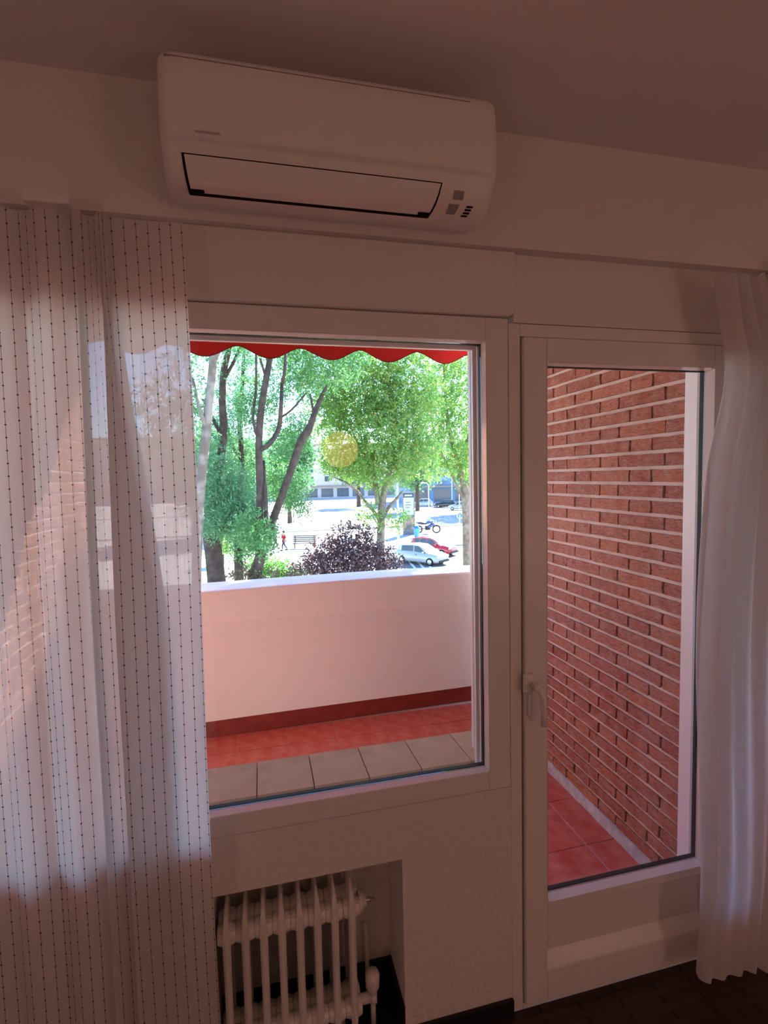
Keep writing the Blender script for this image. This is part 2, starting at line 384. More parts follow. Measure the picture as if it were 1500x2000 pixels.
dbx('pane', DGX0 + 0.003, DGX1 - 0.003, 0.020, 0.026, DGZ0 + 0.003, DGZ1 - 0.003, MAT['glass'], 0)
q = MB(); q.box(1.376 - o, 1.416 - o, 0.09, 0.14, 0.02, 2.2); q.build('shutter_guide', MAT['whitealu'], door, 0.001)
q = MB(); q.box(0.69 - o, 0.72 - o, 0.09, 0.14, 0.02, 2.2); q.build('shutter_guide', MAT['whitealu'], door, 0.001)
# handle: plate on the stile, knuckle and hanging lever
h = MB(); h.box(0.697 - o, 0.7305 - o, -0.024, -0.012, 0.982, 1.036); hd = h.build('handle', MAT['pvc'], door, 0.004)
h = MB(); h.lathe([(0.0, -0.024), (0.011, -0.024), (0.011, -0.05), (0.009, -0.055), (0.0, -0.055)], (0.727 - o, 0, 1.003), 'y', 14); h.build('spindle', MAT['pvc'], hd, smooth=True)
h = MB(); h.tube([(0.727 - o, -0.047, 1.005), (0.735 - o, -0.050, 0.992), (0.741 - o, -0.051, 0.972), (0.743 - o, -0.050, 0.93), (0.744 - o, -0.048, 0.893)], [0.009, 0.0095, 0.009, 0.0085, 0.008], 10); h.build('lever', MAT['pvc'], hd, smooth=True)
h = MB(); h.box(0.712 - o, 0.724 - o, -0.020, -0.012, 0.915, 0.982); h.build('keeper', MAT['pvc'], hd, 0.002)

# ------------------------------------------------------------------ balcony: floor, sill, parapet, brick walls
BX0, BX1, PY = -1.05, 1.455, 1.985
bf = struct(box('balcony_floor', BX0 - 0.2, 1.9, 0.0701, 2.27, -0.20, -0.004, MAT['grout']))
tmesh = {}
def tile_mesh(sx, sy):
    k = (round(sx, 3), round(sy, 3))
    if k not in tmesh:
        q = MB(); e = 0.0015; h = 0.004
        q.add([(0, 0, -h), (sx, 0, -h), (sx, sy, -h), (0, sy, -h), (0, 0, -e), (sx, 0, -e), (sx, sy, -e), (0, sy, -e), (e, e, 0), (sx - e, e, 0), (sx - e, sy - e, 0), (e, sy - e, 0)],
              [(0, 1, 5, 4), (1, 2, 6, 5), (2, 3, 7, 6), (3, 0, 4, 7), (4, 5, 9, 8), (5, 6, 10, 9), (6, 7, 11, 10), (7, 4, 8, 11), (8, 9, 10, 11)])
        tmesh[k] = q.mesh('floor_tile', MAT['tile'])
    return tmesh[k]
xs = [BX0] + [0.1 + 0.3 * k for k in range(-3, 5)] + [BX1]
ys = [0.14, 0.25] + [0.25 + 0.3 * k for k in range(1, 6)] + [PY - 0.012]
G = 0.0022
for i in range(len(xs) - 1):
    for j in range(len(ys) - 1):
        x0, x1_, y0, y1_ = xs[i] + G, xs[i + 1] - G, ys[j] + G, ys[j + 1] - G
        if x1_ - x0 > 0.01: place(tile_mesh(x1_ - x0, y1_ - y0), 'floor_tile', bf, (x0, y0, random.uniform(-0.0004, 0.0004)))
# outside face of the house wall below the window and sill tiles
struct(MB().box(-1.0, 0.667, 0.2502, 0.262, 0.0, 0.70).box(BX0, BX1, 0.2502, 0.262, 2.2, 2.98).build('wall_balcony_house', MAT['parapet']))
sill = struct(box('window_sill', -1.0, 0.69, 0.0715, 0.27, 0.7005, 0.722, MAT['grout']))
x = -0.985
k = 0
while x < 0.60:
    wdt = 0.154
    q = MB(); z0, z1 = 0.7222, 0.738
    q.add([(0, 0.0, z0), (wdt, 0, z0), (wdt, 0.19, z0), (0, 0.19, z0), (0, 0.0, z1 + 0.004), (wdt, 0, z1 + 0.004), (wdt, 0.188, z1 - 0.006), (0, 0.188, z1 - 0.006)],
          [(0, 3, 2, 1), (4, 5, 6, 7), (0, 1, 5, 4), (1, 2, 6, 5), (2, 3, 7, 6), (3, 0, 4, 7)])
    if k == 0: sm = q.mesh('sill_tile', MAT['sill'])
    place(sm, 'sill_tile', sill, (x, 0.088, 0)); x += wdt + 0.003; k += 1
# parapet, very slightly skewed
P0, P1 = 1.962 - 0.0218, 2.0065
def py_(x): return P0 + (x - BX0) * (P1 - P0) / (BX1 - BX0)
m = MB(); n = 26; rows = []
for i in range(n + 1):
    x = BX0 + (1.9 - BX0) * i / n; y = py_(x) + 0.003 * math.sin(3.1 * x + 1); zt = 0.928 + 0.004 * math.sin(2.3 * x)
    rows.append([(x, y, 0.108), (x, y + 0.001, 0.4), (x, y - 0.001, 0.7), (x, y, zt - 0.014), (x, y + 0.006, zt - 0.003), (x, y + 0.018, zt), (x, 2.15, zt + 0.002), (x, 2.255, zt - 0.002), (x, 2.268, zt - 0.02), (x, 2.268, -0.2), (x, y + 0.03, -0.2), (x, y + 0.03, 0.108)])
m.grid(rows, closed=True); m.f += [tuple(range(12)), tuple(range(n * 12, n * 12 + 12))]; m.m += [0, 0]
para = struct(m.build('wall_parapet', MAT['parapet'], smooth=False))
q = MB(); q.add([(BX0, py_(BX0) + 0.006, 0), (BX1, py_(BX1) + 0.006, 0), (BX1, py_(BX1) + 0.006, 0.108), (BX0, py_(BX0) + 0.006, 0.108), (BX0, py_(BX0) + 0.029, 0), (BX1, py_(BX1) + 0.029, 0), (BX1, py_(BX1) + 0.029, 0.108), (BX0, py_(BX0) + 0.029, 0.108)],
                [(0, 1, 2, 3), (4, 7, 6, 5), (0, 4, 5, 1), (3, 2, 6, 7), (0, 3, 7, 4), (1, 5, 6, 2)])
struct(q.build('baseboard_parapet', MAT['redskirt']))
struct(box('balcony_ceiling', BX0 - 0.25, 1.9, 0.2505, 2.0, 2.98, 3.15, MAT['parapet']))

HD, ST, BH, PITCHZ, ZB0 = 0.110, 0.2425, 0.0465, 0.0605, 0.038
def brick_mesh(length, seed):
    """one rustic brick, face towards -x, face built as an uneven 5 x 3 grid"""
    R_ = random.Random(seed); q = MB(); nx = 6 if length > 0.2 else 4; nz = 3; D_ = 0.03
    rows = []
    for i in range(nz):
        rows.append([(R_.uniform(-0.0035, 0.001) + (0.0025 if (i in (0, nz - 1) or k_ in (0, nx - 1)) else 0), length * k_ / (nx - 1) + (R_.uniform(-.003, .003) if 0 < k_ < nx - 1 else R_.uniform(-.0012, .0012)), BH * i / (nz - 1) + R_.uniform(-.0014, .0014)) for k_ in range(nx)])
    q.grid(rows)
    ring = [i for i in range(nx)] + [nx * i + nx - 1 for i in range(1, nz)] + [nx * (nz - 1) + i for i in range(nx - 2, -1, -1)] + [nx * i for i in range(nz - 2, 0, -1)]
    o_ = len(q.v); q.v += [(D_, q.v[i][1], q.v[i][2]) for i in ring]; L_ = len(ring)
    for i in range(L_): q.f.append((ring[i], ring[(i + 1) % L_], o_ + (i + 1) % L_, o_ + i)); q.m.append(0)
    return q
def layout(y0, y1):
    """flemish bond: (row, y start, length) for every brick between y0 and y1"""
    out = []; row = 0; z = ZB0 + 0.007
    while z + BH < 2.72:
        base = 0.5695 if row % 2 == 0 else 0.3825
        k_ = -4
        while True:
            s = base + 0.373 * k_; k_ += 1
            if s > y1: break
            for a, l in ((s, HD), (s + HD + 0.0105, ST)):
                a0, a1 = max(a, y0), min(a + l, y1)
                if a1 - a0 > 0.03: out.append((row, z, a0, a1 - a0))
        row += 1; z += PITCHZ
    return out
wr = struct(box('wall_balcony_right', 1.4775, 1.70, 0.2506, 1.895, -0.15, 2.98, MAT['mortar']))
MB().box(1.4775, 1.60, 0.166, 0.2506, 0.0, 2.98).build('mortar_return', MAT['mortar'], wr)
for k in range(44):                                    # bed joints, proud of the open upright joints
    z = ZB0 + PITCHZ * k - 0.0072
    if k == 0: jm = MB().box(1.4640, 1.4774, 0.167, 1.893, 0.0, 0.0140).mesh('bed_joint', MAT['mortar'])
    place(jm, 'bed_joint', wr, (random.uniform(-.001, .001), 0, z))
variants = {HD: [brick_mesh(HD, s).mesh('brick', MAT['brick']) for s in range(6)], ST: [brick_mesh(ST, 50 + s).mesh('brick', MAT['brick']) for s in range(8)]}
far = MB(); cut = {}
for row, z, a, l in layout(0.168, 1.89):
    x_ = BX1 + random.uniform(-0.0015, 0.002)
    if a > 1.2 or z > 2.30:
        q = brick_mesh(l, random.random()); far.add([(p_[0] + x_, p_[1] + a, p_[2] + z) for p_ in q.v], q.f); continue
    kk = HD if abs(l - HD) < 1e-4 else ST if abs(l - ST) < 1e-4 else None
    if kk is None:
        c = round(l, 3)
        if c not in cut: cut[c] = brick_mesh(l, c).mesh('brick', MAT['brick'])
        me = cut[c]
    else: me = random.choice(variants[kk])
    place(me, 'brick', wr, (x_, a, z))
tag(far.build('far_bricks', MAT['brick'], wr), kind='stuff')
q = MB(); rows = []
for i in range(40):
    y = 0.168 + 1.72 * i / 39; r_ = random.Random(i)
    rows.append([(BX1 - 0.012 - r_.uniform(0, .006), y, 0.0), (BX1 - 0.008 - r_.uniform(0, .004), y, 0.018), (BX1 + 0.003, y, 0.034 + r_.uniform(0, .012)), (BX1 + 0.02, y, 0.045)])
q.grid(rows); q.build('mortar_fillet', MAT['mortar_grey'], wr, smooth=True)
# left brick wall
wl = struct(box('wall_balcony_left', -1.30, BX0 - 0.0095, 0.2506, 2.27, -0.15, 2.98, MAT['mortar']))
lf = MB()
for row, z, a, l in layout(0.26, 2.262):
    q = brick_mesh(l, random.random()); x_ = BX0 + random.uniform(-0.002, 0.0015)
    lf.add([(x_ - p_[0], p_[1] + a, p_[2] + z) for p_ in q.v], q.f)
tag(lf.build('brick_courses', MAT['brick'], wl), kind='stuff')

# extended awning: canopy sloping out over the parapet, front bar, scalloped valance
AWY, PER = 2.5, 0.439
aw = empty('awning', (0.2, AWY, 2.66)); tag(aw, 'red canvas awning with a scalloped valance hanging over the balcony', 'awning')
ao = Vector((0.2, AWY, 2.66))
XA, XB = BX0 - 0.25, 1.86; n = 170
def scallop(x): return 2.537 - 0.079 * (0.5 + 0.5 * math.cos((x - 0.092) / PER * 2 * math.pi)) ** 0.8
def ripple(x): return 0.006 * math.sin(x * 9) + 0.003 * math.sin(x * 23)
m = MB()
for sgn in (0, 1):
    rr = []
    for i in range(n + 1):
        x = XA + (XB - XA) * i / n; zb = scallop(x); yw = ripple(x) + 0.0015 * sgn
        rr.append([(x - ao.x, 0.003 * sgn, 2.66 - ao.z), (x - ao.x, yw * 0.6, 2.60 - ao.z), (x - ao.x, yw, zb + 0.007 - ao.z), (x - ao.x, yw, zb - ao.z)])
    m.grid(rr)
m.build('valance', MAT['awning'], aw, smooth=True)
m = MB()
for i in range(n):
    xa, xb = XA + (XB - XA) * i / n, XA + (XB - XA) * (i + 1) / n
    m.add([(xa - ao.x, ripple(xa) - .0015, scallop(xa) + .006 - ao.z), (xb - ao.x, ripple(xb) - .0015, scallop(xb) + .006 - ao.z), (xb - ao.x, ripple(xb) - .0015, scallop(xb) - ao.z), (xa - ao.x, ripple(xa) - .0015, scallop(xa) - ao.z)], [(0, 1, 2, 3)])
m.build('piping', mat('dark_red_piping', (0.10, 0.008, 0.008, 1), 0.8, 0.1), aw)
MB().box(XA - ao.x, XB - ao.x, -0.02, 0.02, 2.661 - ao.z, 2.70 - ao.z).build('front_bar', MAT['whitealu'], aw, 0.004)
rr = []
for i in range(13):
    t = i / 12; y = 0.30 + (AWY - 0.30) * t; z = 2.90 - 0.20 * t - 0.03 * math.sin(math.pi * t)
    rr.append([(XA - ao.x, y - AWY, z - ao.z), (XB - ao.x, y - AWY, z - ao.z)])
m = MB(); m.grid(rr); o_ = m.build('canopy', MAT['awning'], aw, smooth=True)
sd = o_.modifiers.new('solid', 'SOLIDIFY'); sd.thickness = 0.002
MB().tube([(XA - ao.x, 0.30 - AWY, 2.91 - ao.z), (XB - ao.x, 0.30 - AWY, 2.91 - ao.z)], 0.035, 12).build('roller', MAT['whitealu'], aw, smooth=True)
for xx in (XA + 0.12, XB - 0.12):
    MB().tube([(xx - ao.x, 0.27 - AWY, 2.80 - ao.z), (xx - ao.x, 1.5 - AWY, 2.72 - ao.z), (xx - ao.x, -0.02, 2.675 - ao.z)], 0.016, 8).build('arm', MAT['whitealu'], aw, smooth=True)

# ------------------------------------------------------------------ air conditioner
ac = empty('air_conditioner', (0.19, -0.03, 2.21)); tag(ac, 'white wall-mounted split air conditioner above the window', 'air conditioner')
AO = Vector((0.19, -0.03, 2.21))
AX0, AX1 = -0.168, 0.547
# side profile (y,z) from the wall at the top, over the front, to the wall at the bottom
prof = [(-0.03, 2.432), (-0.12, 2.435), (-0.172, 2.434), (-0.190, 2.430), (-0.199, 2.420), (-0.203, 2.405), (-0.206, 2.36), (-0.208, 2.31), (-0.207, 2.275), (-0.204, 2.2655), (-0.200, 2.2645), (-0.197, 2.255), (-0.192, 2.240), (-0.182, 2.224), (-0.168, 2.212), (-0.150, 2.204), (-0.125, 2.2015), (-0.085, 2.203), (-0.03, 2.215)]
def ac_rows(x0, x1, st):
    rows = []
    cy, cz = -0.11, 2.32
    for x, s, sb in st:
        row = []
        for y, z in prof:
            k_ = s if z > 2.27 else s + (sb - s) * min(1, (2.27 - z) / 0.05)
            row.append((x - AO.x, (-0.03 + (y + 0.03) * k_) - AO.y, (cz + (z - cz) * (1 - (1 - s) * 0.55)) - AO.z))
        rows.append(row)
    return rows
st = []
W = AX1 - AX0
for dx, s in ((0, 0.80), (0.002, 0.87), (0.006, 0.925), (0.012, 0.963), (0.020, 0.986), (0.030, 0.997), (0.045, 1.0)):
    st.append((AX0 + dx, s, s - max(0, 0.05 - dx) * 1.2))
st += [(AX0 + 0.1, 1, 1), (AX0 + W / 2, 1, 1), (AX1 - 0.1, 1, 1)]
for dx, s in ((0.045, 1.0), (0.030, 0.997), (0.020, 0.986), (0.012, 0.963), (0.006, 0.925), (0.002, 0.87), (0, 0.80)):
    st.append((AX1 - dx, s, s - max(0, 0.05 - dx) * 2.2))
m = MB(); R_ = ac_rows(AX0, AX1, st); m.grid(R_); n_ = len(prof)
m.f += [tuple(range(n_)), tuple(range((len(st) - 1) * n_, len(st) * n_))]; m.m += [0, 0]
m.build('body', MAT['plastic'], ac, smooth=True)
def on_prof(t):
    """point and tangent at parameter t along prof"""
    i = min(int(t), len(prof) - 2); a = t - i
    return (prof[i][0] * (1 - a) + prof[i + 1][0] * a, prof[i][1] * (1 - a) + prof[i + 1][1] * a)
def strip(name, x0, x1, t0, t1, lift, mt, nseg=8, xtaper=0.0, parent=ac):
    """thin curved sheet lying on the profile from t0 to t1"""
    rows = []; 
    for i in range(nseg + 1):
        t = t0 + (t1 - t0) * i / nseg; y, z = on_prof(t)
        y2, z2 = on_prof(min(t + 0.05, len(prof) - 1.001)); y1, z1 = on_prof(max(t - 0.05, 0))
        ty, tz = y2 - y1, z2 - z1; l = math.hypot(ty, tz); ny, nz = tz / l, -ty / l
        e = xtaper * i / nseg
        rows.append([(x0 + e * 0.4 - AO.x, y + ny * lift - AO.y, z + nz * lift - AO.z), (x1 - e - AO.x, y + ny * lift - AO.y, z + nz * lift - AO.z),
                     (x1 - e - AO.x, y - ny * 0.004 - AO.y, z - nz * 0.004 - AO.z), (x0 + e * 0.4 - AO.x, y - ny * 0.004 - AO.y, z - nz * 0.004 - AO.z)])
    q = MB(); q.grid(rows, closed=True); q.f += [(0, 1, 2, 3), tuple(4 * nseg + k for k in range(4))]; q.m += [0, 0]
    return q.build(name, mt, parent)
strip('outlet', -0.1275, 0.412, 11.9, 16.2, 0.0012, MAT['dark'], 12, 0.010)  # black sheet laid on the closed body, painting the outlet's inner shade
strip('flap', -0.1225, 0.4085, 12.02, 15.75, 0.0026, MAT['plastic'], 12, 0.012)
q = strip('flap_notch', -0.1235, -0.092, 15.3, 15.85, 0.003, MAT['dark'], 3)
q = strip('flap_notch', 0.372, 0.4005, 15.3, 15.85, 0.003, MAT['dark'], 3)
strip('display', 0.4425, 0.4655, 12.5, 13.45, 0.0014, MAT['plastic_grey'], 4)
strip('sensor', 0.4365, 0.4610, 14.0, 15.3, 0.0014, MAT['plastic_grey'], 4, 0.003)
for k in range(4):
    t0 = 14.05 + k * 0.42
    strip('slot', 0.4795 - k * .0012, 0.4945 - k * .0012, t0, t0 + 0.19, 0.0014, MAT['dark'], 2)
strip('nameplate', -0.099, -0.052, 7.92, 8.16, 0.0008, MAT['logo'], 2)
strip('panel_seam', AX0 + 0.018, AX1 - 0.07, 4.38, 4.52, 0.0006, mat('seam_painted_shade', (0.30, 0.27, 0.25, 1), 0.6, 0.2), 2)  # grey strip paints the shadow of the panel seam
# mounting plate on the wall
MB().box(AX0 + 0.03 - AO.x, AX1 - 0.03 - AO.x, -0.004, 0.0, 0.012, 0.215).build('mounting_plate', MAT['plastic'], ac)

# ------------------------------------------------------------------ radiator
rad = empty('radiator', (0.06, 0.085, 0.006)); tag(rad, 'white cast column radiator in the wall niche under the window', 'radiator')
RO = Vector((0.06, 0.085, 0.0))
def section_mesh():
    q = MB(); zt, zb = 0.385, 0.085
    q.tube([(0, -0.046, zb - 0.03), (0, -0.048, zb), (0, -0.048, 0.25), (0, -0.048, zt), (0, -0.042, zt + 0.03)], [0.009, 0.0105, 0.0105, 0.0115, 0.007], 10)
    q.tube([(0, 0.048, zb - 0.03), (0, 0.048, zb), (0, 0.048, zt), (0, 0.042, zt + 0.03)], [0.009, 0.0105, 0.0105, 0.008], 8)
    q.box(-0.006, 0.006, -0.046, 0.048, zb, zt)          # web between the columns
    for zc, s in ((zt, 1), (zb, -1)):
        q.lathe([(0.0, -0.0238), (0.028, -0.0238), (0.032, -0.014), (0.033, 0.0), (0.032, 0.014), (0.028, 0.0238), (0.0, 0.0238)], (0, 0.012, zc), 'x', 16)
        q.lathe([(0.0, -0.0238), (0.023, -0.0238), (0.027, -0.012), (0.028, 0.0), (0.027, 0.012), (0.023, 0.0238), (0.0, 0.0238)], (0, -0.026, zc), 'x', 16)
        fin = [(-0.057, zc - s * 0.01), (-0.056, zc + s * 0.03), (-0.046, zc + s * 0.062), (-0.02, zc + s * 0.078), (0.02, zc + s * 0.078), (0.046, zc + s * 0.062), (0.057, zc + s * 0.03), (0.057, zc - s * 0.01)]
        hw_ = [0.0105, 0.0085, 0.005, 0.0035, 0.0035, 0.005, 0.0085, 0.0105]
        a = [(-h_, y, z) for (y, z), h_ in zip(fin, hw_)]; b_ = [(h_, y, z) for (y, z), h_ in zip(fin, hw_)]; n8 = len(fin)
        q.add(a + b_, [tuple(range(n8)), tuple(range(n8, 2 * n8))[::-1]] + [(i, (i + 1) % n8, n8 + (i + 1) % n8, n8 + i) for i in range(n8)])
    return q.mesh('section', MAT['radiator'], smooth=False)
secm = section_mesh()
for k in range(8):
    s = place(secm, 'section', rad, (-0.1350 + 0.0478 * k - RO.x, 0, 0))
    bv = s.modifiers.new('bevel', 'BEVEL'); bv.width = 0.003; bv.segments = 2; bv.limit_method = 'ANGLE'
xe = -0.1350 + 0.0478 * 7 + 0.0239 - RO.x
q = MB().lathe([(0.027, 0.0), (0.027, 0.008), (0.022, 0.012), (0.015, 0.016), (0.015, 0.022), (0.0, 0.022)], (xe, -0.015, 0.385), 'x', 16); q.build('end_plug', MAT['radiator'], rad, smooth=True)
q = MB().lathe([(0.006, 0.0), (0.006, 0.014), (0.003, 0.016), (0.003, 0.026), (0.0, 0.026)], (xe + 0.022, -0.015, 0.385), 'x', 10); q.build('bleed_valve', MAT['brass'], rad, smooth=True)
q = MB().lathe([(0.014, 0.0), (0.014, 0.03), (0.018, 0.03), (0.018, 0.045), (0.0, 0.045)], (xe, -0.015, 0.085), 'x', 14)
q.lathe([(0.0, 0.09), (0.012, 0.09), (0.015, 0.11), (0.020, 0.118), (0.021, 0.15), (0.017, 0.162), (0.0, 0.164)], (xe + 0.036, -0.015, 0.0), 'z', 14)
q.build('valve', MAT['radiator'], rad, smooth=True)
q = MB().tube([(xe + 0.036, -0.015, 0.0), (xe + 0.036, -0.015, 0.1)], 0.008, 10); q.build('pipe', MAT['radiator'], rad, smooth=True)
q = MB().tube([(xe + 0.034, 0.055, 0.0), (xe + 0.034, 0.055, 0.2), (xe + 0.03, 0.066, 0.24)], 0.007, 10); q.build('pipe', MAT['radiator'], rad, smooth=True)
for xx in (-0.12, 0.11):
    q = MB().box(xx - 0.006, xx + 0.006, -0.05, 0.05, 0.0, 0.03); q.build('foot', MAT['radiator'], rad, 0.002)

# ------------------------------------------------------------------ curtains
def curtain(name, path_fn, ztop, zbot, mt, nz=60, ruffle=None, fold=None):
    """path_fn(v) -> list of (x,y) with fixed count, v=0 top .. 1 bottom"""
    rows = []
    for i in range(nz + 1):
        v = i / nz; P = path_fn(v); z = ztop + (zbot - ztop) * v
        rows.append([(p[0], p[1], z + (ruffle(j, v) if ruffle else 0)) for j, p in enumerate(P)])
    us = []
    for r_ in rows:
        u_ = [0.008]
        for j in range(1, len(r_)): u_.append(u_[-1] + math.hypot(r_[j][0] - r_[j - 1][0], r_[j][1] - r_[j - 1][1]))
        us.append(u_)
    if fold:                                         # keep the yarns upright beyond the doubled fold
        j0, j1 = fold; ref = us[int(nz * 0.55)]
        for u_ in us:
            a, b, c = u_[j0], u_[j1], ref[j1]
            for j in range(j0 + 1, j1 + 1): u_[j] = a + (u_[j] - a) * (c - a) / (b - a)
            for j in range(j1 + 1, len(u_)): u_[j] += c - b
    q = MB(); q.grid(rows); me = bpy.data.meshes.new(name); me.from_pydata(q.v, [], q.f); me.materials.append(mt)
    uvl = me.uv_layers.new(name='UVMap'); nn = len(rows[0])
    for poly in me.polygons:
        for li in poly.loop_indices:
            vi = me.loops[li].vertex_index; uvl.data[li].uv = (us[vi // nn][vi % nn], rows[vi // nn][vi % nn][2])
    me.polygons.foreach_set('use_smooth', [True] * len(me.polygons)); me.update()
    return me
def catmull(pts, sub):
    out = []
    for i in range(len(pts) - 1):
        p0, p1, p2, p3 = pts[max(i - 1, 0)], pts[i], pts[i + 1], pts[min(i + 2, len(pts) - 1)]
        for k in range(sub):
            t = k / sub
            out.append(tuple(0.5 * (2 * p1[c] + (p2[c] - p0[c]) * t + (2 * p0[c] - 5 * p1[c] + 4 * p2[c] - p3[c]) * t * t + (3 * p1[c] - p0[c] - 3 * p2[c] + p3[c]) * t ** 3) for c in (0, 1)))
    out.append(tuple(pts[-1])); return out
def left_path(v):
    w_ = min(1, max(0.0, (v - 0.02) / 0.45)); w_ = w_ * w_ * (3 - 2 * w_)
    fr = -0.292 + (0.073) * w_            # right edge of the big doubled fold
    fl = -0.305 - 0.012 * w_
    e = -0.1435 + 0.004 * math.sin(7 * v)
    pts = [(e, -0.088), ((e + fr) / 2 + 0.012, -0.078), (fr - 0.012, -0.083), (fr - 0.02 - 0.02 * w_, -0.094), (fl + 0.006, -0.106), (fl - 0.002, -0.099), (fl + 0.012, -0.090),
           ((fl + fr) / 2, -0.074), (fr - 0.004, -0.066), (fr + 0.001, -0.059), (fr - 0.012, -0.054), (fl + 0.004, -0.056), (fl - 0.018, -0.070), (fl - 0.040, -0.094),
           (fl - 0.049, -0.101), (fl - 0.046, -0.088), (fl - 0.042 + 0.004 * w_, -0.074), (fl - 0.052, -0.066), (fl - 0.070, -0.074), (fl - 0.105, -0.098), (fl - 0.14, -0.080), (fl - 0.155, -0.066), (fl - 0.175, -0.088),
           (fl - 0.21, -0.10), (fl - 0.245, -0.076), (fl - 0.29, -0.09), (fl - 0.33, -0.102), (fl - 0.37, -0.076), (fl - 0.42, -0.092)]
    return catmull(pts, 6)
me = curtain('curtain', left_path, 2.157, 0.03, MAT['voile'], fold=(22, 76))
c1 = place(me, 'curtain'); tag(c1, 'sheer white curtain with dark knotted yarn stripes left of the window', 'curtain', 'curtains at the balcony window')
def right_path(v):
    w_ = min(1, max(0, v / 0.10)); b_ = math.exp(-((v - 0.02) / 0.05) ** 2)
    lean = 0.055 * (1 - abs(2 * v - 0.75)) if v < 0.9 else 0
    x0 = 1.236 + 0.050 * math.exp(-((v - 0.13) / 0.09) ** 2) - 0.02 * v + 0.012 * math.sin(9 * v)
    n_ = 15; pts = []
    for i in range(n_):
        a = i / (n_ - 1)
        amp = 0.018 + 0.012 * math.sin(3 * a + 4 * v) + 0.016 * math.exp(-(v / 0.05) ** 2) * (1 if i % 4 < 2 else 0.2)
        pts.append((x0 + 0.34 * a + 0.008 * math.sin(11 * a + 3 * v), -0.115 - 0.045 * a + amp * math.cos(i * math.pi) * (0.5 + 0.5 * w_) + 0.01 * math.sin(5 * v + 3 * a)))
    # an extra doubled edge on the window side
    pts = [(x0 + 0.035, -0.082), (x0 + 0.012, -0.090)] + pts
    return catmull(pts, 5)
me = curtain('curtain', right_path, 2.133, 0.075, MAT['voile_plain'], 70, lambda j, v: 0.006 * math.sin(j * 0.7) * (1 - v))
c2 = place(me, 'curtain'); tag(c2, 'sheer white curtain gathered at the right edge of the balcony door', 'curtain', 'curtains at the balcony window')
def rail(x0, x1, lab, bx):
    o = empty('curtain_rail', (x0, -0.03, 2.14)); tag(o, lab, 'curtain rail', 'curtain rails')
    MB().box(0, x1 - x0, -0.014, -0.004, -0.030, -0.012).build('rail', MAT['plastic'], o, 0.003)
    for bb in bx: MB().box(bb - x0, bb - x0 + 0.085, -0.090, 0.0, 0.0195, 0.040).build('bracket', MAT['plastic'], o, 0.004)
    return o
rail(-0.75, -0.165, 'white curtain rail with a wide bracket above the striped curtain', (-0.437,))
rail(1.34, 1.70, 'white curtain rail above the gathered curtain by the door', (1.5,))

# ------------------------------------------------------------------ globe lamp mirrored in the window, plus two added fill lamps
def globe_lamp(name, c, r, strength, label, pole, warm):
    o = empty(name, c); tag(o, label, 'lamp')
    seg = 24
    q = MB().lathe([(max(1e-4, r * math.sin(math.pi * i / 16)), -r * math.cos(math.pi * i / 16)) for i in range(17)], (0, 0, 0), 'z', seg)
    q.build('globe', emit(name + '_glow', LAMP_COLOR if warm else (1.0, 0.60, 0.16), strength), o, smooth=True)
    metal = mat(name + '_metal', (0.3, 0.28, 0.25, 1), 0.4, 0.5, metal=0.6)
    if pole:
        MB().tube([(0, 0, -c[2] + 0.02), (0, 0, -r + 0.005)], 0.011, 10).build('pole', metal, o, smooth=True)
        MB().lathe([(0.0, -c[2]), (0.14, -c[2]), (0.14, -c[2] + 0.015), (0.02, -c[2] + 0.03), (0.0, -c[2] + 0.03)], (0, 0, 0), 'z', 24).build('base', metal, o)
    return o
globe_lamp('floor_lamp', (0.695, -3.2, 1.85), 0.16, LAMP_FLOOR, 'amber globe floor lamp mirrored as a round glow in the window', True, False)
globe_lamp('floor_lamp', (-1.35, -2.2, 1.20), 0.20, LAMP_FILL, 'added warm fill lamp with a globe, unseen at the left in the room', True, True)  # added out of view to brighten the walls
globe_lamp('floor_lamp', (2.05, -2.6, 1.05), 0.18, LAMP_FILL * 2.0, 'added warm fill lamp with a globe, unseen by the right wall', True, True)  # added out of view to lift the right side and ceiling

# ================================================================== OUTSIDE
GZ = -4.9                                             # street level, one and a half floors below the room
MAT['paving'] = mat('pale_paving', (0.48, 0.46, 0.45, 1), 0.9, 0.1, None, (0.35, (0.42, 0.40, 0.39, 1), 0.4, 0.65))
MAT['asphalt_shade'] = mat('asphalt_shade', (0.16, 0.16, 0.165, 1), 0.9, 0.1, None, (0.8, (0.20, 0.20, 0.20, 1), 0.4, 0.65))  # dark colour carries the shade around the parked cars
MAT['kerb'] = mat('granite_kerb', (0.40, 0.39, 0.38, 1), 0.8, 0.2)
MAT['paint'] = mat('white_road_paint', (0.8, 0.8, 0.78, 1), 0.7, 0.2)
MAT['soil'] = mat('planting_soil', (0.16, 0.12, 0.08, 1), 0.95, 0.1, None, (1.2, (0.13, 0.17, 0.06, 1), 0.4, 0.6))

g = struct(MB().add([(-500, 2.3, GZ), (700, 2.3, GZ), (700, 900, GZ), (-500, 900, GZ)], [(0, 1, 2, 3)]).build('ground', MAT['paving']))
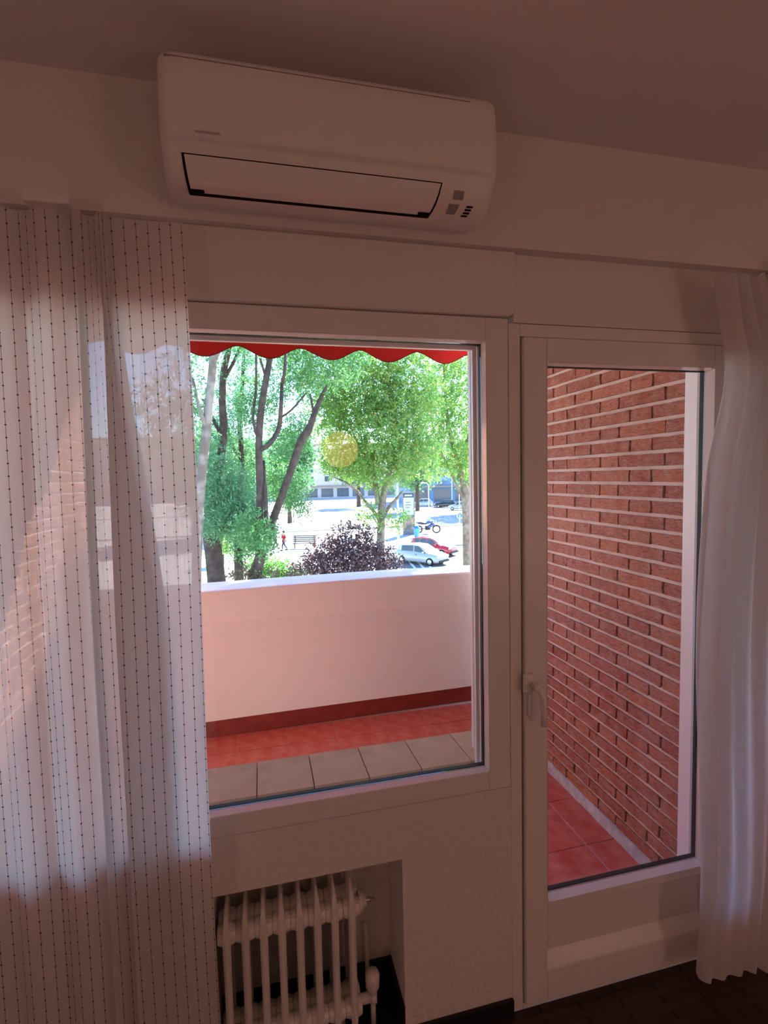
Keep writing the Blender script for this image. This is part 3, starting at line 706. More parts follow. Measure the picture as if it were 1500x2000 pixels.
# lower storey facade under the balcony, so the building stands on the ground
struct(box('wall_lower_facade', XL - 0.15, XR + 0.15, 0.25, 2.25, GZ, -0.2005, MAT['parapet']))
def flat(name, pts, mt, dz, parent=g):
    return MB().add([(p[0], p[1], GZ + dz) for p in pts], [tuple(range(len(pts)))]).build(name, mt, parent)
flat('planting_bed', [(-14, 10), (9.0, 10), (9.0, 30), (-14, 30)], MAT['soil'], 0.012)
flat('parking_shade', [(9.2, 26), (30, 26), (30, 42.5), (14, 42.5), (9.2, 40)], MAT['asphalt_shade'], 0.010)  # dark ground patch stands in for tree shade at the cars
for a, b_ in (((8.5, 42.8), (60, 42.8)), ((-40, 98), (60, 98)), ((-60, 62), (12, 62)), ((12, 62), (90, 50))):
    a, b_ = Vector((*a, GZ)), Vector((*b_, GZ)); dr = (b_ - a).normalized(); nr = Vector((-dr.y, dr.x, 0)) * 0.12
    q = MB(); q.add([a - nr, b_ - nr, b_ + nr, a + nr] + [p + Vector((0, 0, 0.14)) for p in (a - nr, b_ - nr, b_ + nr, a + nr)], [(0, 1, 5, 4), (1, 2, 6, 5), (2, 3, 7, 6), (3, 0, 4, 7), (4, 5, 6, 7)])
    q.build('kerb', MAT['kerb'], g)
for px in (806, 823, 838):                            # painted parking lines beside the white car
    a = on_ground(px - 12, 1092, GZ); b_ = on_ground(px + 12, 1118, GZ); dr = (b_ - a).normalized(); nr = Vector((-dr.y, dr.x, 0)) * 0.09
    flat('painted_line', [a - nr, b_ - nr, b_ + nr, a + nr], MAT['paint'], 0.02)

# ------------------------------------------------------------------ foliage
def leaf_mat(name, c1, c2, c3=None, trans=0.45, gloss=0.06):
    m = bpy.data.materials.new(name); m.use_nodes = True
    n = m.node_tree.nodes; L = m.node_tree.links; n.clear()
    geo = n.new('ShaderNodeNewGeometry'); cr = n.new('ShaderNodeValToRGB'); e = cr.color_ramp.elements
    e[0].color = (*c1, 1); e[1].color = (*c2, 1); e[1].position = 0.9
    if c3: q = cr.color_ramp.elements.new(0.97); q.color = (*c3, 1)
    L.new(geo.outputs['Random Per Island'], cr.inputs[0])
    di = n.new('ShaderNodeBsdfDiffuse'); tl = n.new('ShaderNodeBsdfTranslucent'); gl = n.new('ShaderNodeBsdfGlossy'); gl.inputs['Roughness'].default_value = 0.38
    a = n.new('ShaderNodeMixShader'); a.inputs[0].default_value = trans; b = n.new('ShaderNodeMixShader'); b.inputs[0].default_value = gloss
    L.new(cr.outputs[0], di.inputs[0]); L.new(cr.outputs[0], tl.inputs[0]); L.new(di.outputs[0], a.inputs[1]); L.new(tl.outputs[0], a.inputs[2])
    L.new(a.outputs[0], b.inputs[1]); L.new(gl.outputs[0], b.inputs[2])
    o = n.new('ShaderNodeOutputMaterial'); L.new(b.outputs[0], o.inputs[0]); return m
MAT['leaf_green'] = leaf_mat('locust_leaves', (0.06, 0.21, 0.07), (0.16, 0.40, 0.13), None, 0.55)
MAT['leaf_blue'] = leaf_mat('feathery_leaves', (0.09, 0.27, 0.13), (0.20, 0.44, 0.22), None, 0.55)
MAT['leaf_yellow'] = leaf_mat('ailanthus_leaves', (0.09, 0.29, 0.07), (0.30, 0.52, 0.11), (0.60, 0.42, 0.10), 0.58)
MAT['leaf_dark'] = leaf_mat('distant_leaves', (0.05, 0.16, 0.07), (0.10, 0.26, 0.10))
MAT['leaf_purple'] = leaf_mat('plum_leaves', (0.035, 0.012, 0.025), (0.10, 0.03, 0.045), (0.24, 0.06, 0.07), 0.25, 0.13)
MAT['leaf_shrub'] = leaf_mat('shrub_leaves', (0.06, 0.24, 0.04), (0.18, 0.42, 0.08))
MAT['leaf_mixed'] = leaf_mat('ivy_leaves', (0.06, 0.12, 0.05), (0.20, 0.10, 0.05), (0.5, 0.45, 0.4), 0.2)
MAT['bark'] = mat('brown_bark', (0.055, 0.042, 0.038, 1), 0.9, 0.1, (30, 0.02), (6, (0.10, 0.075, 0.064, 1), 0.4, 0.65))
MAT['bark_pale'] = mat('pale_bark', (0.16, 0.125, 0.105, 1), 0.85, 0.1, (20, 0.01), (4, (0.30, 0.26, 0.22, 1), 0.4, 0.65))

def leaf_mesh(name, mt, blobs, seed, leaf=(0.11, 0.045), spray=9, droop=0.35, spread=0.34):
    """blobs: (centre, radii, number of sprays). A spray is a short stalk with leaflets on both sides."""
    R = np.random.default_rng(seed); V = []
    for c, r, n in blobs:
        d = R.normal(size=(n, 3)); d /= np.linalg.norm(d, axis=1)[:, None]
        rad = R.random(n) ** 0.45
        base = np.array(c) + d * rad[:, None] * np.array(r)
        dirn = d * 0.6 + R.normal(size=(n, 3)) * 0.6; dirn[:, 2] -= droop; dirn /= np.linalg.norm(dirn, axis=1)[:, None]
        side = np.cross(dirn, R.normal(size=(n, 3))); side /= np.linalg.norm(side, axis=1)[:, None]
        for k in range(spray):
            t = (k // 2 + 0.6) / (spray / 2) * spread
            sg = 1 if k % 2 else -1
            p = base + dirn * t * (0.85 + 0.3 * R.random((n, 1))) + np.array([0, 0, -0.3 * t * t])
            ax = side * sg * 0.8 + dirn * 0.5 + R.normal(size=(n, 3)) * 0.25; ax /= np.linalg.norm(ax, axis=1)[:, None]
            wd = np.cross(ax, R.normal(size=(n, 3))); wd /= np.linalg.norm(wd, axis=1)[:, None]
            s = (0.7 + 0.6 * R.random((n, 1)))
            Lx = ax * leaf[0] * s; Wx = wd * leaf[1] * 0.5 * s
            quad = np.stack([p, p + Lx * 0.45 + Wx, p + Lx, p + Lx * 0.45 - Wx], axis=1)
            V.append(quad.reshape(-1, 3))
    V = np.concatenate(V); n4 = len(V) // 4
    me = bpy.data.meshes.new(name); me.vertices.add(len(V)); me.vertices.foreach_set('co', V.astype(np.float32).ravel())
    me.loops.add(len(V)); me.loops.foreach_set('vertex_index', np.arange(len(V), dtype=np.int32))
    me.polygons.add(n4); me.polygons.foreach_set('loop_start', np.arange(0, len(V), 4, dtype=np.int32))
    me.materials.append(mt); me.update(calc_edges=True); me.validate(); return me

def tree(name, label, cat, Y, trunk, branches, blobs, bark, leafm, seed, group='trees in the park outside', leaf=(0.11, 0.045), spray=9, droop=0.35, spread=0.34):
    """trunk: [(px,py,width px)]; branches: list of the same; blobs: (px,py,dY,rx px,ry px,sprays)"""
    mpp = lambda: (Y - CAM.y) / F_PX
    def P(px, py, dy=0): return at(px, py, Y + dy)
    top = [P(a, b) for a, b, _ in trunk]; rr = [max(0.02, c * mpp() * 0.5) for *_, c in trunk]
    foot = Vector((top[0].x + (top[0].x - top[1].x) * 0.3, Y, GZ))
    o = empty(name, foot); tag(o, label, cat, group)
    def loc(p): return p - foot
    pts = [Vector((0, 0, -0.05)), loc(top[0]) * 0.5] + [loc(p) for p in top]; rad = [rr[0] * 1.45, rr[0] * 1.08] + rr
    q = MB(); q.tube([p for p in catmull3(pts, 3)], list(np.interp(np.linspace(0, len(rad) - 1, 3 * (len(rad) - 1) + 1), range(len(rad)), rad)), 10)
    tr = q.build('trunk', bark, o, smooth=True)
    for b in branches:
        bp = []
        for i, (a, c, w_) in enumerate(b): bp.append(loc(P(a, c, (0.12 * i * (1 if (len(bp) + seed) % 2 else -1)))))
        br = [max(0.012, w_ * mpp() * 0.5) for *_, w_ in b]
        q = MB(); q.tube(catmull3(bp, 3), list(np.interp(np.linspace(0, len(br) - 1, 3 * (len(br) - 1) + 1), range(len(br)), br)), 8); q.build('branch', bark, o, smooth=True)
    B = []
    for px, py, dy, rx, ry, n in blobs:
        c = loc(P(px, py, dy)); s = (Y + dy - CAM.y) / F_PX
        B.append((tuple(c), (rx * s, (rx + ry) * 0.5 * s, ry * s), n))
    cr = place(leaf_mesh('foliage', leafm, B, seed, leaf, spray, droop, spread), 'foliage', o); tag(cr, kind='stuff')
    return o
def catmull3(pts, sub):
    out = []
    for i in range(len(pts) - 1):
        p0, p1, p2, p3 = pts[max(i - 1, 0)], pts[i], pts[i + 1], pts[min(i + 2, len(pts) - 1)]
        for k in range(sub):
            t = k / sub
            out.append(0.5 * (2 * p1 + (p2 - p0) * t + (2 * p0 - 5 * p1 + 4 * p2 - p3) * t * t + (3 * p1 - p0 - 3 * p2 + p3) * t ** 3))
    out.append(pts[-1]); return out

tree('pale_tree', 'slender pale-barked tree leaning at the left edge beside the curtain', 'tree', 12.5,
     [(384, 1140, 17), (386, 1020, 20), (391, 950, 19), (402, 850, 17), (410, 770, 15), (416, 705, 14), (419, 620, 12), (425, 480, 8)],
     [[(404, 840, 9), (390, 800, 7), (376, 740, 5)], [(416, 705, 10), (436, 660, 8), (450, 560, 6)]],
     [(372, 690, 0.5, 45, 50, 60), (440, 560, 0, 90, 110, 500), (330, 820, 0.5, 60, 90, 300), (385, 800, 1.0, 26, 60, 60)], MAT['bark_pale'], MAT['leaf_green'], 1)
tree('forked_tree', 'stout forked brown tree trunk standing nearest the curtain', 'tree', 15.0,
     [(424, 1145, 34), (418, 1090, 31), (414, 1050, 33), (411, 1025, 24), (418, 960, 18), (436, 860, 14), (434, 780, 13), (438, 720, 12), (452, 660, 9), (462, 560, 6)],
     [[(416, 1050, 20), (434, 1020, 17), (442, 985, 13), (446, 930, 9)], [(432, 850, 8), (412, 810, 6), (396, 780, 4)], [(438, 740, 7), (460, 700, 6), (475, 660, 5)]],
     [(430, 1005, -0.6, 52, 36, 420), (415, 930, -0.4, 44, 52, 420), (462, 965, -0.4, 42, 50, 400), (405, 870, 0.5, 36, 50, 240), (450, 800, 0.8, 45, 60, 260), (480, 1010, -0.4, 36, 38, 280), (450, 640, 0.3, 80, 60, 500)],
     MAT['bark'], MAT['leaf_blue'], 2, leaf=(0.10, 0.030), spray=13, droop=0.5, spread=0.42)
tree('slim_tree', 'slim dark upright trunk right of the forked tree', 'tree', 17.0,
     [(468, 1145, 19), (466, 1090, 17), (465, 1040, 16), (467, 980, 13), (472, 900, 11), (468, 820, 9), (474, 740, 7), (480, 600, 5)],
     [[(466, 1050, 7), (482, 1020, 5), (500, 1000, 4)], [(470, 900, 6), (450, 860, 5), (440, 800, 4)]],
     [(490, 1030, 0, 38, 32, 260), (468, 1065, 0, 22, 24, 110), (462, 890, 0.4, 42, 60, 260), (480, 760, 0.4, 46, 60, 230), (500, 640, 0.5, 80, 60, 400)],
     MAT['bark'], MAT['leaf_green'], 3)
tree('leaning_tree', 'dark tree trunk leaning strongly to the right over the square', 'tree', 14.0,
     [(494, 1145, 26), (505, 1100, 22), (518, 1060, 17), (537, 1005, 15), (558, 948, 14), (578, 890, 15), (587, 864, 16), (601, 842, 16), (608, 826, 13), (616, 803, 11), (629, 772, 8), (640, 752, 4)],
     [[(604, 835, 6), (612, 810, 5), (606, 770, 3)], [(518, 1060, 7), (512, 1030, 6), (505, 1000, 4)]],
     [(512, 1045, -0.3, 24, 22, 120), (640, 700, 0.3, 60, 55, 420), (700, 600, 0.5, 110, 90, 900), (590, 720, 0.8, 40, 50, 180)],
     MAT['bark'], MAT['leaf_green'], 4)
tree('branching_tree', 'tall tree with a trunk branching in three between the leaning trunks', 'tree', 13.2,
     [(505, 1150, 15), (506, 1040, 14), (508, 960, 14), (506, 900, 14), (506, 860, 13), (509, 810, 13), (518, 750, 12), (527, 700, 11), (531, 640, 8), (536, 520, 6)],
     [[(507, 880, 9), (528, 865, 10), (545, 835, 9), (549, 790, 8), (551, 750, 7), (556, 722, 6), (560, 640, 4)], [(502, 850, 6), (494, 815, 5), (500, 760, 5), (500, 690, 4)],
      [(520, 1040, 9), (519, 980, 8), (515, 900, 5)], [(549, 815, 4), (570, 800, 4), (598, 768, 3)], [(520, 740, 5), (508, 700, 4)]],
     [(540, 930, 5.5, 50, 45, 380), (560, 960, 4.5, 30, 30, 200), (565, 850, 5.0, 40, 50, 330), (500, 780, 2.8, 40, 50, 200), (580, 740, 3.8, 50, 45, 260), (530, 640, 1.6, 90, 50, 400), (585, 985, 3.4, 22, 18, 60), (490, 1035, -0.5, 30, 34, 150), (512, 1060, -0.4, 16, 16, 40)],
     MAT['bark'], MAT['leaf_green'], 5)
tree('square_tree', 'pale-trunked tree in the middle of the view above the purple bush', 'tree', 19.0,
     [(742, 1130, 18), (743, 1080, 17), (744, 1030, 16), (746, 990, 16), (752, 955, 13), (762, 915, 11), (772, 870, 9), (764, 790, 7), (756, 690, 5)],
     [[(744, 1020, 9), (731, 1000, 7), (718, 985, 6), (700, 962, 5), (680, 945, 4), (652, 932, 3)], [(749, 1010, 8), (760, 990, 7), (774, 975, 6), (786, 960, 5)],
      [(738, 985, 12), (734, 950, 10), (722, 900, 7), (712, 850, 6)], [(762, 915, 6), (790, 885, 5), (815, 870, 4)], [(722, 900, 5), (700, 870, 4), (680, 820, 3)]],
     [(690, 905, 0, 60, 36, 330), (660, 880, 0.3, 40, 35, 200), (740, 850, 0, 90, 70, 1100), (700, 760, 0.4, 85, 75, 1300), (790, 770, 0.4, 80, 80, 1300), (640, 800, 0.6, 45, 60, 460), (800, 880, 0.3, 55, 50, 460), (715, 1000, -0.2, 26, 18, 60), (772, 1012, -0.3, 34, 20, 60), (740, 650, 0.6, 130, 70, 1500), (750, 925, -0.2, 50, 30, 200)],
     MAT['bark_pale'], MAT['leaf_yellow'], 6, leaf=(0.13, 0.055))
tree('kerbside_tree', 'smooth pale trunk at the right window edge near the parked cars', 'tree', 22.0,
     [(914, 1125, 20), (912, 1060, 18), (911, 1000, 18), (909, 965, 19), (903, 935, 13), (893, 900, 10), (880, 850, 8), (870, 780, 6), (866, 680, 4)],
     [[(912, 970, 10), (926, 950, 9), (936, 920, 8), (945, 850, 6)], [(906, 975, 8), (893, 950, 6), (878, 915, 5), (862, 885, 4)], [(893, 900, 5), (912, 860, 4), (925, 800, 4)]],
     [(880, 860, 0, 65, 55, 520), (915, 900, -0.2, 38, 40, 260), (900, 760, 0.3, 75, 85, 1100), (850, 800, 0.6, 50, 70, 500), (940, 820, 0.2, 40, 70, 300), (880, 670, 0.4, 110, 60, 900), (850, 915, 0.2, 34, 26, 130)],
     MAT['bark_pale'], MAT['leaf_yellow'], 7, leaf=(0.13, 0.055))
# a tree standing right of the balcony, outside the window's view; it shades the parapet
def shade_tree():
    o = empty('shade_tree', (7.6, 9.4, GZ)); tag(o, 'leafy tree growing right of the balcony and shading it', 'tree', 'trees in the park outside')
    MB().tube(catmull3([Vector(p) for p in ((0, 0, -.05), (.1, 0, 4), (-.3, -.1, 7.5), (-1.1, -.4, 10.8), (-2.0, -.9, 13.4))], 4), list(np.linspace(.22, .05, 17)), 10).build('trunk', MAT['bark_pale'], o, smooth=True)
    for b in (((-.3, -.1, 7.5), (-1.5, -.6, 8.8), (-2.6, -.9, 10.4)), ((-.3, -.1, 7.2), (.6, .4, 9), (.9, .6, 10.3))):
        MB().tube(catmull3([Vector(p) for p in b], 3), list(np.linspace(.09, .03, 7)), 8).build('branch', MAT['bark_pale'], o, smooth=True)
    cr = place(leaf_mesh('foliage', MAT['leaf_green'], [((-2.6, -1.1, 11.55), (1.5, 1.1, 0.7), 700), ((-1.0, -.8, 11.7), (1.3, 1.1, 0.75), 150), ((.2, .3, 10.6), (1.3, 1.6, 1.1), 250)], 77, (0.15, 0.07)), 'foliage', o); tag(cr, kind='stuff')
shade_tree()
# bushes in front
tree('plum_bush', 'purple-leaved plum bush rising behind the parapet', 'bush', 17.5, [(690, 1180, 7), (688, 1120, 5), (684, 1070, 3)],
     [[(690, 1150, 4), (640, 1105, 3), (615, 1080, 2)], [(690, 1150, 4), (730, 1110, 3), (752, 1085, 2)]],
     [(670, 1095, 0, 80, 48, 760), (640, 1110, -0.3, 70, 34, 480), (735, 1100, 0, 52, 36, 380), (690, 1058, 0.2, 50, 36, 330), (600, 1125, -0.2, 36, 18, 90), (770, 1120, 0, 28, 16, 70)],
     MAT['bark'], MAT['leaf_purple'], 8, 'bushes behind the parapet', leaf=(0.10, 0.065), spray=6, droop=-0.1, spread=0.3)
tree('green_shrub', 'rounded bright green shrub between the leaning trunk and the plum bush', 'bush', 21.0, [(535, 1200, 5), (535, 1150, 4), (535, 1115, 3)], [],
     [(535, 1112, 0, 34, 20, 300), (500, 1108, 0.2, 28, 18, 170), (565, 1120, 0, 24, 14, 110)], MAT['bark'], MAT['leaf_shrub'], 9, 'bushes behind the parapet', leaf=(0.09, 0.05), spray=8, droop=0.0, spread=0.2)
tree('ivy_shrub', 'low straggly shrub with reddish and pale leaves along the parapet', 'bush', 13.0, [(520, 1260, 5), (522, 1190, 4), (520, 1150, 3)], [[(520, 1200, 3), (480, 1150, 2), (465, 1125, 2)]],
     [(530, 1135, 0, 48, 12, 110), (480, 1130, 0.2, 26, 16, 50), (590, 1133, 0, 30, 10, 60)], MAT['bark'], MAT['leaf_mixed'], 10, 'bushes behind the parapet', leaf=(0.09, 0.06), spray=6, droop=-0.2, spread=0.25)
tree('yellow_shrub', 'small yellow-green shrub far behind the forked trunk', 'bush', 40.0, [(436, 1100, 4), (436, 1075, 3), (436, 1060, 2)], [],
     [(436, 1060, 0, 18, 22, 140)], MAT['bark'], MAT['leaf_yellow'], 12, 'bushes behind the parapet', leaf=(0.2, 0.12), spray=8, droop=0.1, spread=0.5)
# trees farther away
FAR = [('distant_tree', 'broad dark tree far away behind the forked trunk', 60, 430, 920, 95, 70, 460, 'leaf_dark'),
       ('distant_tree', 'dark round tree standing far away beside the pale building', 75, 565, 900, 45, 62, 330, 'leaf_dark'),
       ('distant_tree', 'bluish dark tree far behind the advertising panel', 90, 815, 908, 40, 40, 300, 'leaf_dark'),
       ('distant_tree', 'tall dark tree far away at the right window edge', 80, 930, 890, 50, 70, 380, 'leaf_dark'),
       ('distant_tree', 'low dark tree far away in front of the pale building', 110, 700, 915, 40, 26, 230, 'leaf_dark')]
for i, (nm, lb, Y, px, py, rx, ry, n, mt) in enumerate(FAR):
    tree(nm, lb, 'tree', Y, [(px, py + ry + 12, 7), (px, py + ry * 0.5, 6), (px + 2, py, 4)], [], [(px, py, 0, rx, ry, n), (px - rx * 0.3, py + ry * 0.3, 1, rx * 0.6, ry * 0.5, n // 2), (px + rx * 0.3, py - ry * 0.4, -1, rx * 0.6, ry * 0.5, n // 2)],
         MAT['bark'], MAT[mt], 30 + i, 'trees far across the square', leaf=(0.55, 0.32), spray=9, droop=0.2, spread=1.4)

# ------------------------------------------------------------------ buildings across the square
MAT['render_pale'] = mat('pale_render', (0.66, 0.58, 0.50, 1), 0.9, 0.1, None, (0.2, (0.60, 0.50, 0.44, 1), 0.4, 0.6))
MAT['render_haze'] = mat('hazy_shade_render', (0.20, 0.30, 0.44, 1), 0.9, 0.1)  # blue wall colour imitates distant haze and shade
MAT['shopglass'] = mat('shop_glass', (0.05, 0.08, 0.11, 1), 0.15, 0.6)
MAT['roofstone'] = mat('brown_band', (0.35, 0.24, 0.20, 1), 0.8, 0.2)
def building(name, label, c, W_, H_, D_, wallm, nfl, ncol, seed):
    o = empty(name, (c[0], c[1], GZ)); tag(o, label, 'building', 'buildings across the square')
    MB().box(-W_ / 2, W_ / 2, 0, D_, 0, H_).build('wall', wallm, o)
    MB().box(-W_ / 2 - 0.3, W_ / 2 + 0.3, -0.4, D_, H_, H_ + 0.7).build('cornice', MAT['roofstone'], o)
    MB().box(-W_ / 2 - 0.2, W_ / 2 + 0.2, -1.6, -0.001, 3.7, 4.1).build('canopy', MAT['roofstone'], o)
    fl = (H_ - 5.0) / nfl; cw = W_ / ncol
    wm = MB().box(-0.75, 0.75, -0.06, 0.02, 0, 1.7).mesh('window', MAT['shopglass']); fm = MB().box(-0.9, 0.9, -0.16, -0.0, -0.16, -0.02).mesh('window_ledge', MAT['render_pale'])
    sm_ = MB().box(-cw * 0.38, cw * 0.38, -0.06, 0.02, 0.3, 3.1).mesh('shop_window', MAT['shopglass'])
    bm_ = MB().box(-1.3, 1.3, -1.0, -0.001, -0.25, -0.1).box(-1.3, 1.3, -1.0, -0.95, -0.1, 0.85).mesh('balcony', wallm)
    for j in range(ncol):
        x = -W_ / 2 + cw * (j + 0.5)
        place(sm_, 'shop_window', o, (x, 0, 0))
        for i in range(nfl):
            wn = place(wm, 'window', o, (x, 0, 5.4 + fl * i)); place(fm, 'window_ledge', wn)
            if (i + j * 2 + seed) % 4 == 0: place(bm_, 'balcony', o, (x, 0, 5.4 + fl * i))
    return o
p = on_ground(655, 972, GZ)
building('apartment_building', 'pale rendered apartment building with shopfronts across the square', (p.x, p.y), 62, 17, 14, MAT['render_pale'], 4, 12, 1)
p = on_ground(870, 981, GZ)
building('shaded_building', 'building behind the distant parked cars, blue shade and haze in its colour', (p.x + 24, p.y), 66, 14, 14, MAT['render_haze'], 3, 12, 2)
p = on_ground(395, 980, GZ)
building('corner_building', 'pale building glimpsed far behind the left trees', (p.x - 22, p.y + 10), 46, 20, 14, MAT['render_pale'], 5, 9, 3)

# ------------------------------------------------------------------ cars
MAT['carglass'] = mat('car_glass', (0.03, 0.045, 0.055, 1), 0.08, 0.6)
MAT['tyre'] = mat('tyre_rubber', (0.012, 0.012, 0.013, 1), 0.8, 0.2)
MAT['hub'] = mat('wheel_alloy', (0.5, 0.5, 0.52, 1), 0.35, 0.5, metal=0.7)
MAT['lightlens'] = mat('headlight_lens', (0.75, 0.78, 0.8, 1), 0.1, 0.6)
MAT['taillens'] = mat('tail_light_lens', (0.45, 0.02, 0.02, 1), 0.15, 0.5)
MAT['blacktrim'] = mat('black_trim', (0.015, 0.015, 0.016, 1), 0.5, 0.3)
def car(label, loc, rz, paint, L_=3.95, W_=1.66, H_=1.46, sedan=False, group='parked cars'):
    o = empty('car', (loc[0], loc[1], GZ), rz); tag(o, label, 'car', group)
    hw = W_ / 2; h = H_ / 1.46; s = L_ / 3.95
    # stations along the length (front = +x): x, half width, sill, belt
    stn = [(-1.97, .62, .42, .62), (-1.93, .74, .30, .82), (-1.75, .80, .24, .95), (-1.2, .83, .22, .96), (-.3, .83, .22, .93), (.6, .83, .22, .90), (1.2, .82, .22, .86), (1.65, .78, .24, .78), (1.90, .70, .28, .66), (1.97, .60, .34, .52)]
    rows = []
    for x, w_, z0, z1 in stn:
        w_ *= hw / .83; x *= s; z1 *= h
        rows.append([(x, -w_ * .92, z0), (x, -w_, z0 + .12), (x, -w_, (z0 + z1) / 2), (x, -w_ * .95, z1), (x, -w_ * .55, z1 + .035), (x, w_ * .55, z1 + .035), (x, w_ * .95, z1), (x, w_, (z0 + z1) / 2), (x, w_, z0 + .12), (x, w_ * .92, z0)])
    q = MB(); q.grid(rows, closed=True); n = 10; q.f += [tuple(range(n)), tuple(range((len(rows) - 1) * n, len(rows) * n))]; q.m += [0, 0]
    q.build('body', paint, o, smooth=True)
    # cabin
    rx0 = -1.45 if not sedan else -1.05; base0 = -1.78 if not sedan else -1.5
    cab = [(base0, .74, .93), (rx0, .62, 1.38), (-.6, .60, 1.46), (.15, .60, 1.42), (1.12, .72, .88)]
    cab = [(x * s, w_ * hw / .83, z * h) for x, w_, z in cab]; bz = .88 * h
    rows = [[(x if i not in (0, 4) else x, -min(.76 * hw / .83, w_ + .1), bz), (x, -w_, z), (x, w_, z), (x, min(.76 * hw / .83, w_ + .1), bz)] for i, (x, w_, z) in enumerate(cab)]
    q = MB(); q.grid(rows, closed=True); q.f += [(0, 1, 2, 3), (16, 17, 18, 19)]; q.m += [0, 0]
    q.build('cabin', paint, o, 0.03)
    def lerp(a, b, t): return tuple(a[i] + (b[i] - a[i]) * t for i in range(3))
    for sd in (-1, 1):
        def S(i, t):
            p0 = rows[i][0] if sd < 0 else rows[i][3]; p1 = rows[i][1] if sd < 0 else rows[i][2]; return lerp(p0, p1, t)
        for (i0, u0, i1, u1, nm) in ((1, .12, 2, .55, 'rear_side_window'), (2, .62, 3, .9, 'front_side_window')):
            A0, A1 = lerp(S(i0, .16), S(i0 + 1, .16), u0), lerp(S(i0, .9), S(i0 + 1, .9), u0)
            if nm == 'rear_side_window': E0, E1 = lerp(S(2, .16), S(3, .16), .42), lerp(S(2, .9), S(3, .9), .42)
            else:
                A0, A1 = lerp(S(2, .16), S(3, .16), .52), lerp(S(2, .9), S(3, .9), .52); E0, E1 = lerp(S(3, .16), S(4, .16), .72), lerp(S(3, .9), S(4, .9), .04)
            off = (0, sd * .012, 0.004); quad = [tuple(p_[k] + off[k] for k in range(3)) for p_ in (A0, E0, E1, A1)]
            q = MB(); inn = [(p_[0], p_[1] - sd * .03, p_[2]) for p_ in quad]; q.add(quad + inn, [(0, 1, 2, 3), (4, 7, 6, 5), (0, 4, 5, 1), (1, 5, 6, 2), (2, 6, 7, 3), (3, 7, 4, 0)])
            q.build(nm, MAT['carglass'], o)
        q = MB(); q.box(.62 * s, .78 * s, sd * hw * 1.0 - .02, sd * hw * 1.0 + sd * .12 + .02, .90 * h, 1.02 * h); q.build('mirror', paint, o, .02)
        q = MB().box(-.02 * s, .12 * s, sd * hw * 1.0 - .01, sd * hw * 1.0 + .01, .74 * h, .78 * h); q.build('door_handle', MAT['blacktrim'], o)
    for a, b_, t0, t1, nm in ((3, 4, .08, .88, 'windscreen'), (1, 0, .12, .75, 'rear_window')):
        Lf0, Lf1 = lerp(rows[a][1], rows[b_][1], t0), lerp(rows[a][1], rows[b_][1], t1); Rt0, Rt1 = lerp(rows[a][2], rows[b_][2], t0), lerp(rows[a][2], rows[b_][2], t1)
        dx = .02 if a == 3 else -.02
        quad = [(Lf0[0] + dx, Lf0[1] * .93, Lf0[2] + .02), (Rt0[0] + dx, Rt0[1] * .93, Rt0[2] + .02), (Rt1[0] + dx, Rt1[1] * .93, Rt1[2] + .02), (Lf1[0] + dx, Lf1[1] * .93, Lf1[2] + .02)]
        inn = [(p_[0] - dx * 2, p_[1], p_[2] - .04) for p_ in quad]
        q = MB().add(quad + inn, [(0, 1, 2, 3), (4, 7, 6, 5), (0, 4, 5, 1), (1, 5, 6, 2), (2, 6, 7, 3), (3, 7, 4, 0)]); q.build(nm, MAT['carglass'], o)
    wm = MB().lathe([(0, -.09), (.2, -.09), (.27, -.09), (.30, -.06), (.30, .06), (.27, .09), (.2, .09), (0, .09)], (0, 0, 0), 'y', 18).mesh('wheel', MAT['tyre'], True)
    hm = MB().lathe([(0, -.1), (.17, -.1), (.19, -.085), (.19, .085), (.17, .1), (0, .1)], (0, 0, 0), 'y', 14).mesh('hubcap', MAT['hub'], True)
    for x in (-1.22 * s, 1.22 * s):
        for y in (-hw + .07, hw - .07):
            wo_ = place(wm, 'wheel', o, (x, y, .30)); place(hm, 'hubcap', wo_)
    for y in (-hw * .66, hw * .66):
        MB().box(1.80 * s, 1.925 * s, y - .17, y + .17, .60 * h, .72 * h).build('headlight', MAT['lightlens'], o, .02)
        MB().box(-1.955 * s, -1.86 * s, y - .13, y + .13, .70 * h, .88 * h).build('tail_light', MAT['taillens'], o, .02)
    MB().box(1.88 * s, 2.0 * s, -hw * .8, hw * .8, .26, .42).build('front_bumper', MAT['blacktrim'], o, .03)
    MB().box(-2.0 * s, -1.9 * s, -hw * .8, hw * .8, .30, .46).build('rear_bumper', MAT['blacktrim'], o, .03)
    return o
white = mat('white_car_paint', (0.36, 0.40, 0.42, 1), 0.2, 0.5, coat=0.6); red = mat('red_car_paint', (0.42, 0.015, 0.03, 1), 0.2, 0.5, coat=0.6)
black = mat('black_car_paint', (0.02, 0.02, 0.025, 1), 0.2, 0.5, coat=0.6)
a, b_ = on_ground(786, 1095, GZ), on_ground(832, 1108, GZ)
p = on_ground(824, 1100, GZ); car('white hatchback parked nearest, beside the painted parking lines', (p.x, p.y), math.radians(-52), white)
p = on_ground(846, 1083, GZ); car('red hatchback parked just behind the white hatchback', (p.x, p.y), math.radians(-48), red)
p = on_ground(824, 990, GZ); car('white estate car parked far away right of the advertising panel', (p.x, p.y), math.radians(165), white, 4.6, 1.8, 1.75, group='distant parked cars')
p = on_ground(869, 991, GZ); car('black car parked far away between two white cars', (p.x, p.y), math.radians(160), black, 4.3, 1.75, 1.6, group='distant parked cars')
p = on_ground(897, 996, GZ); car('white car parked far away beside the kerbside trunk', (p.x, p.y), math.radians(155), white, 4.0, 1.7, 1.6, group='distant parked cars')

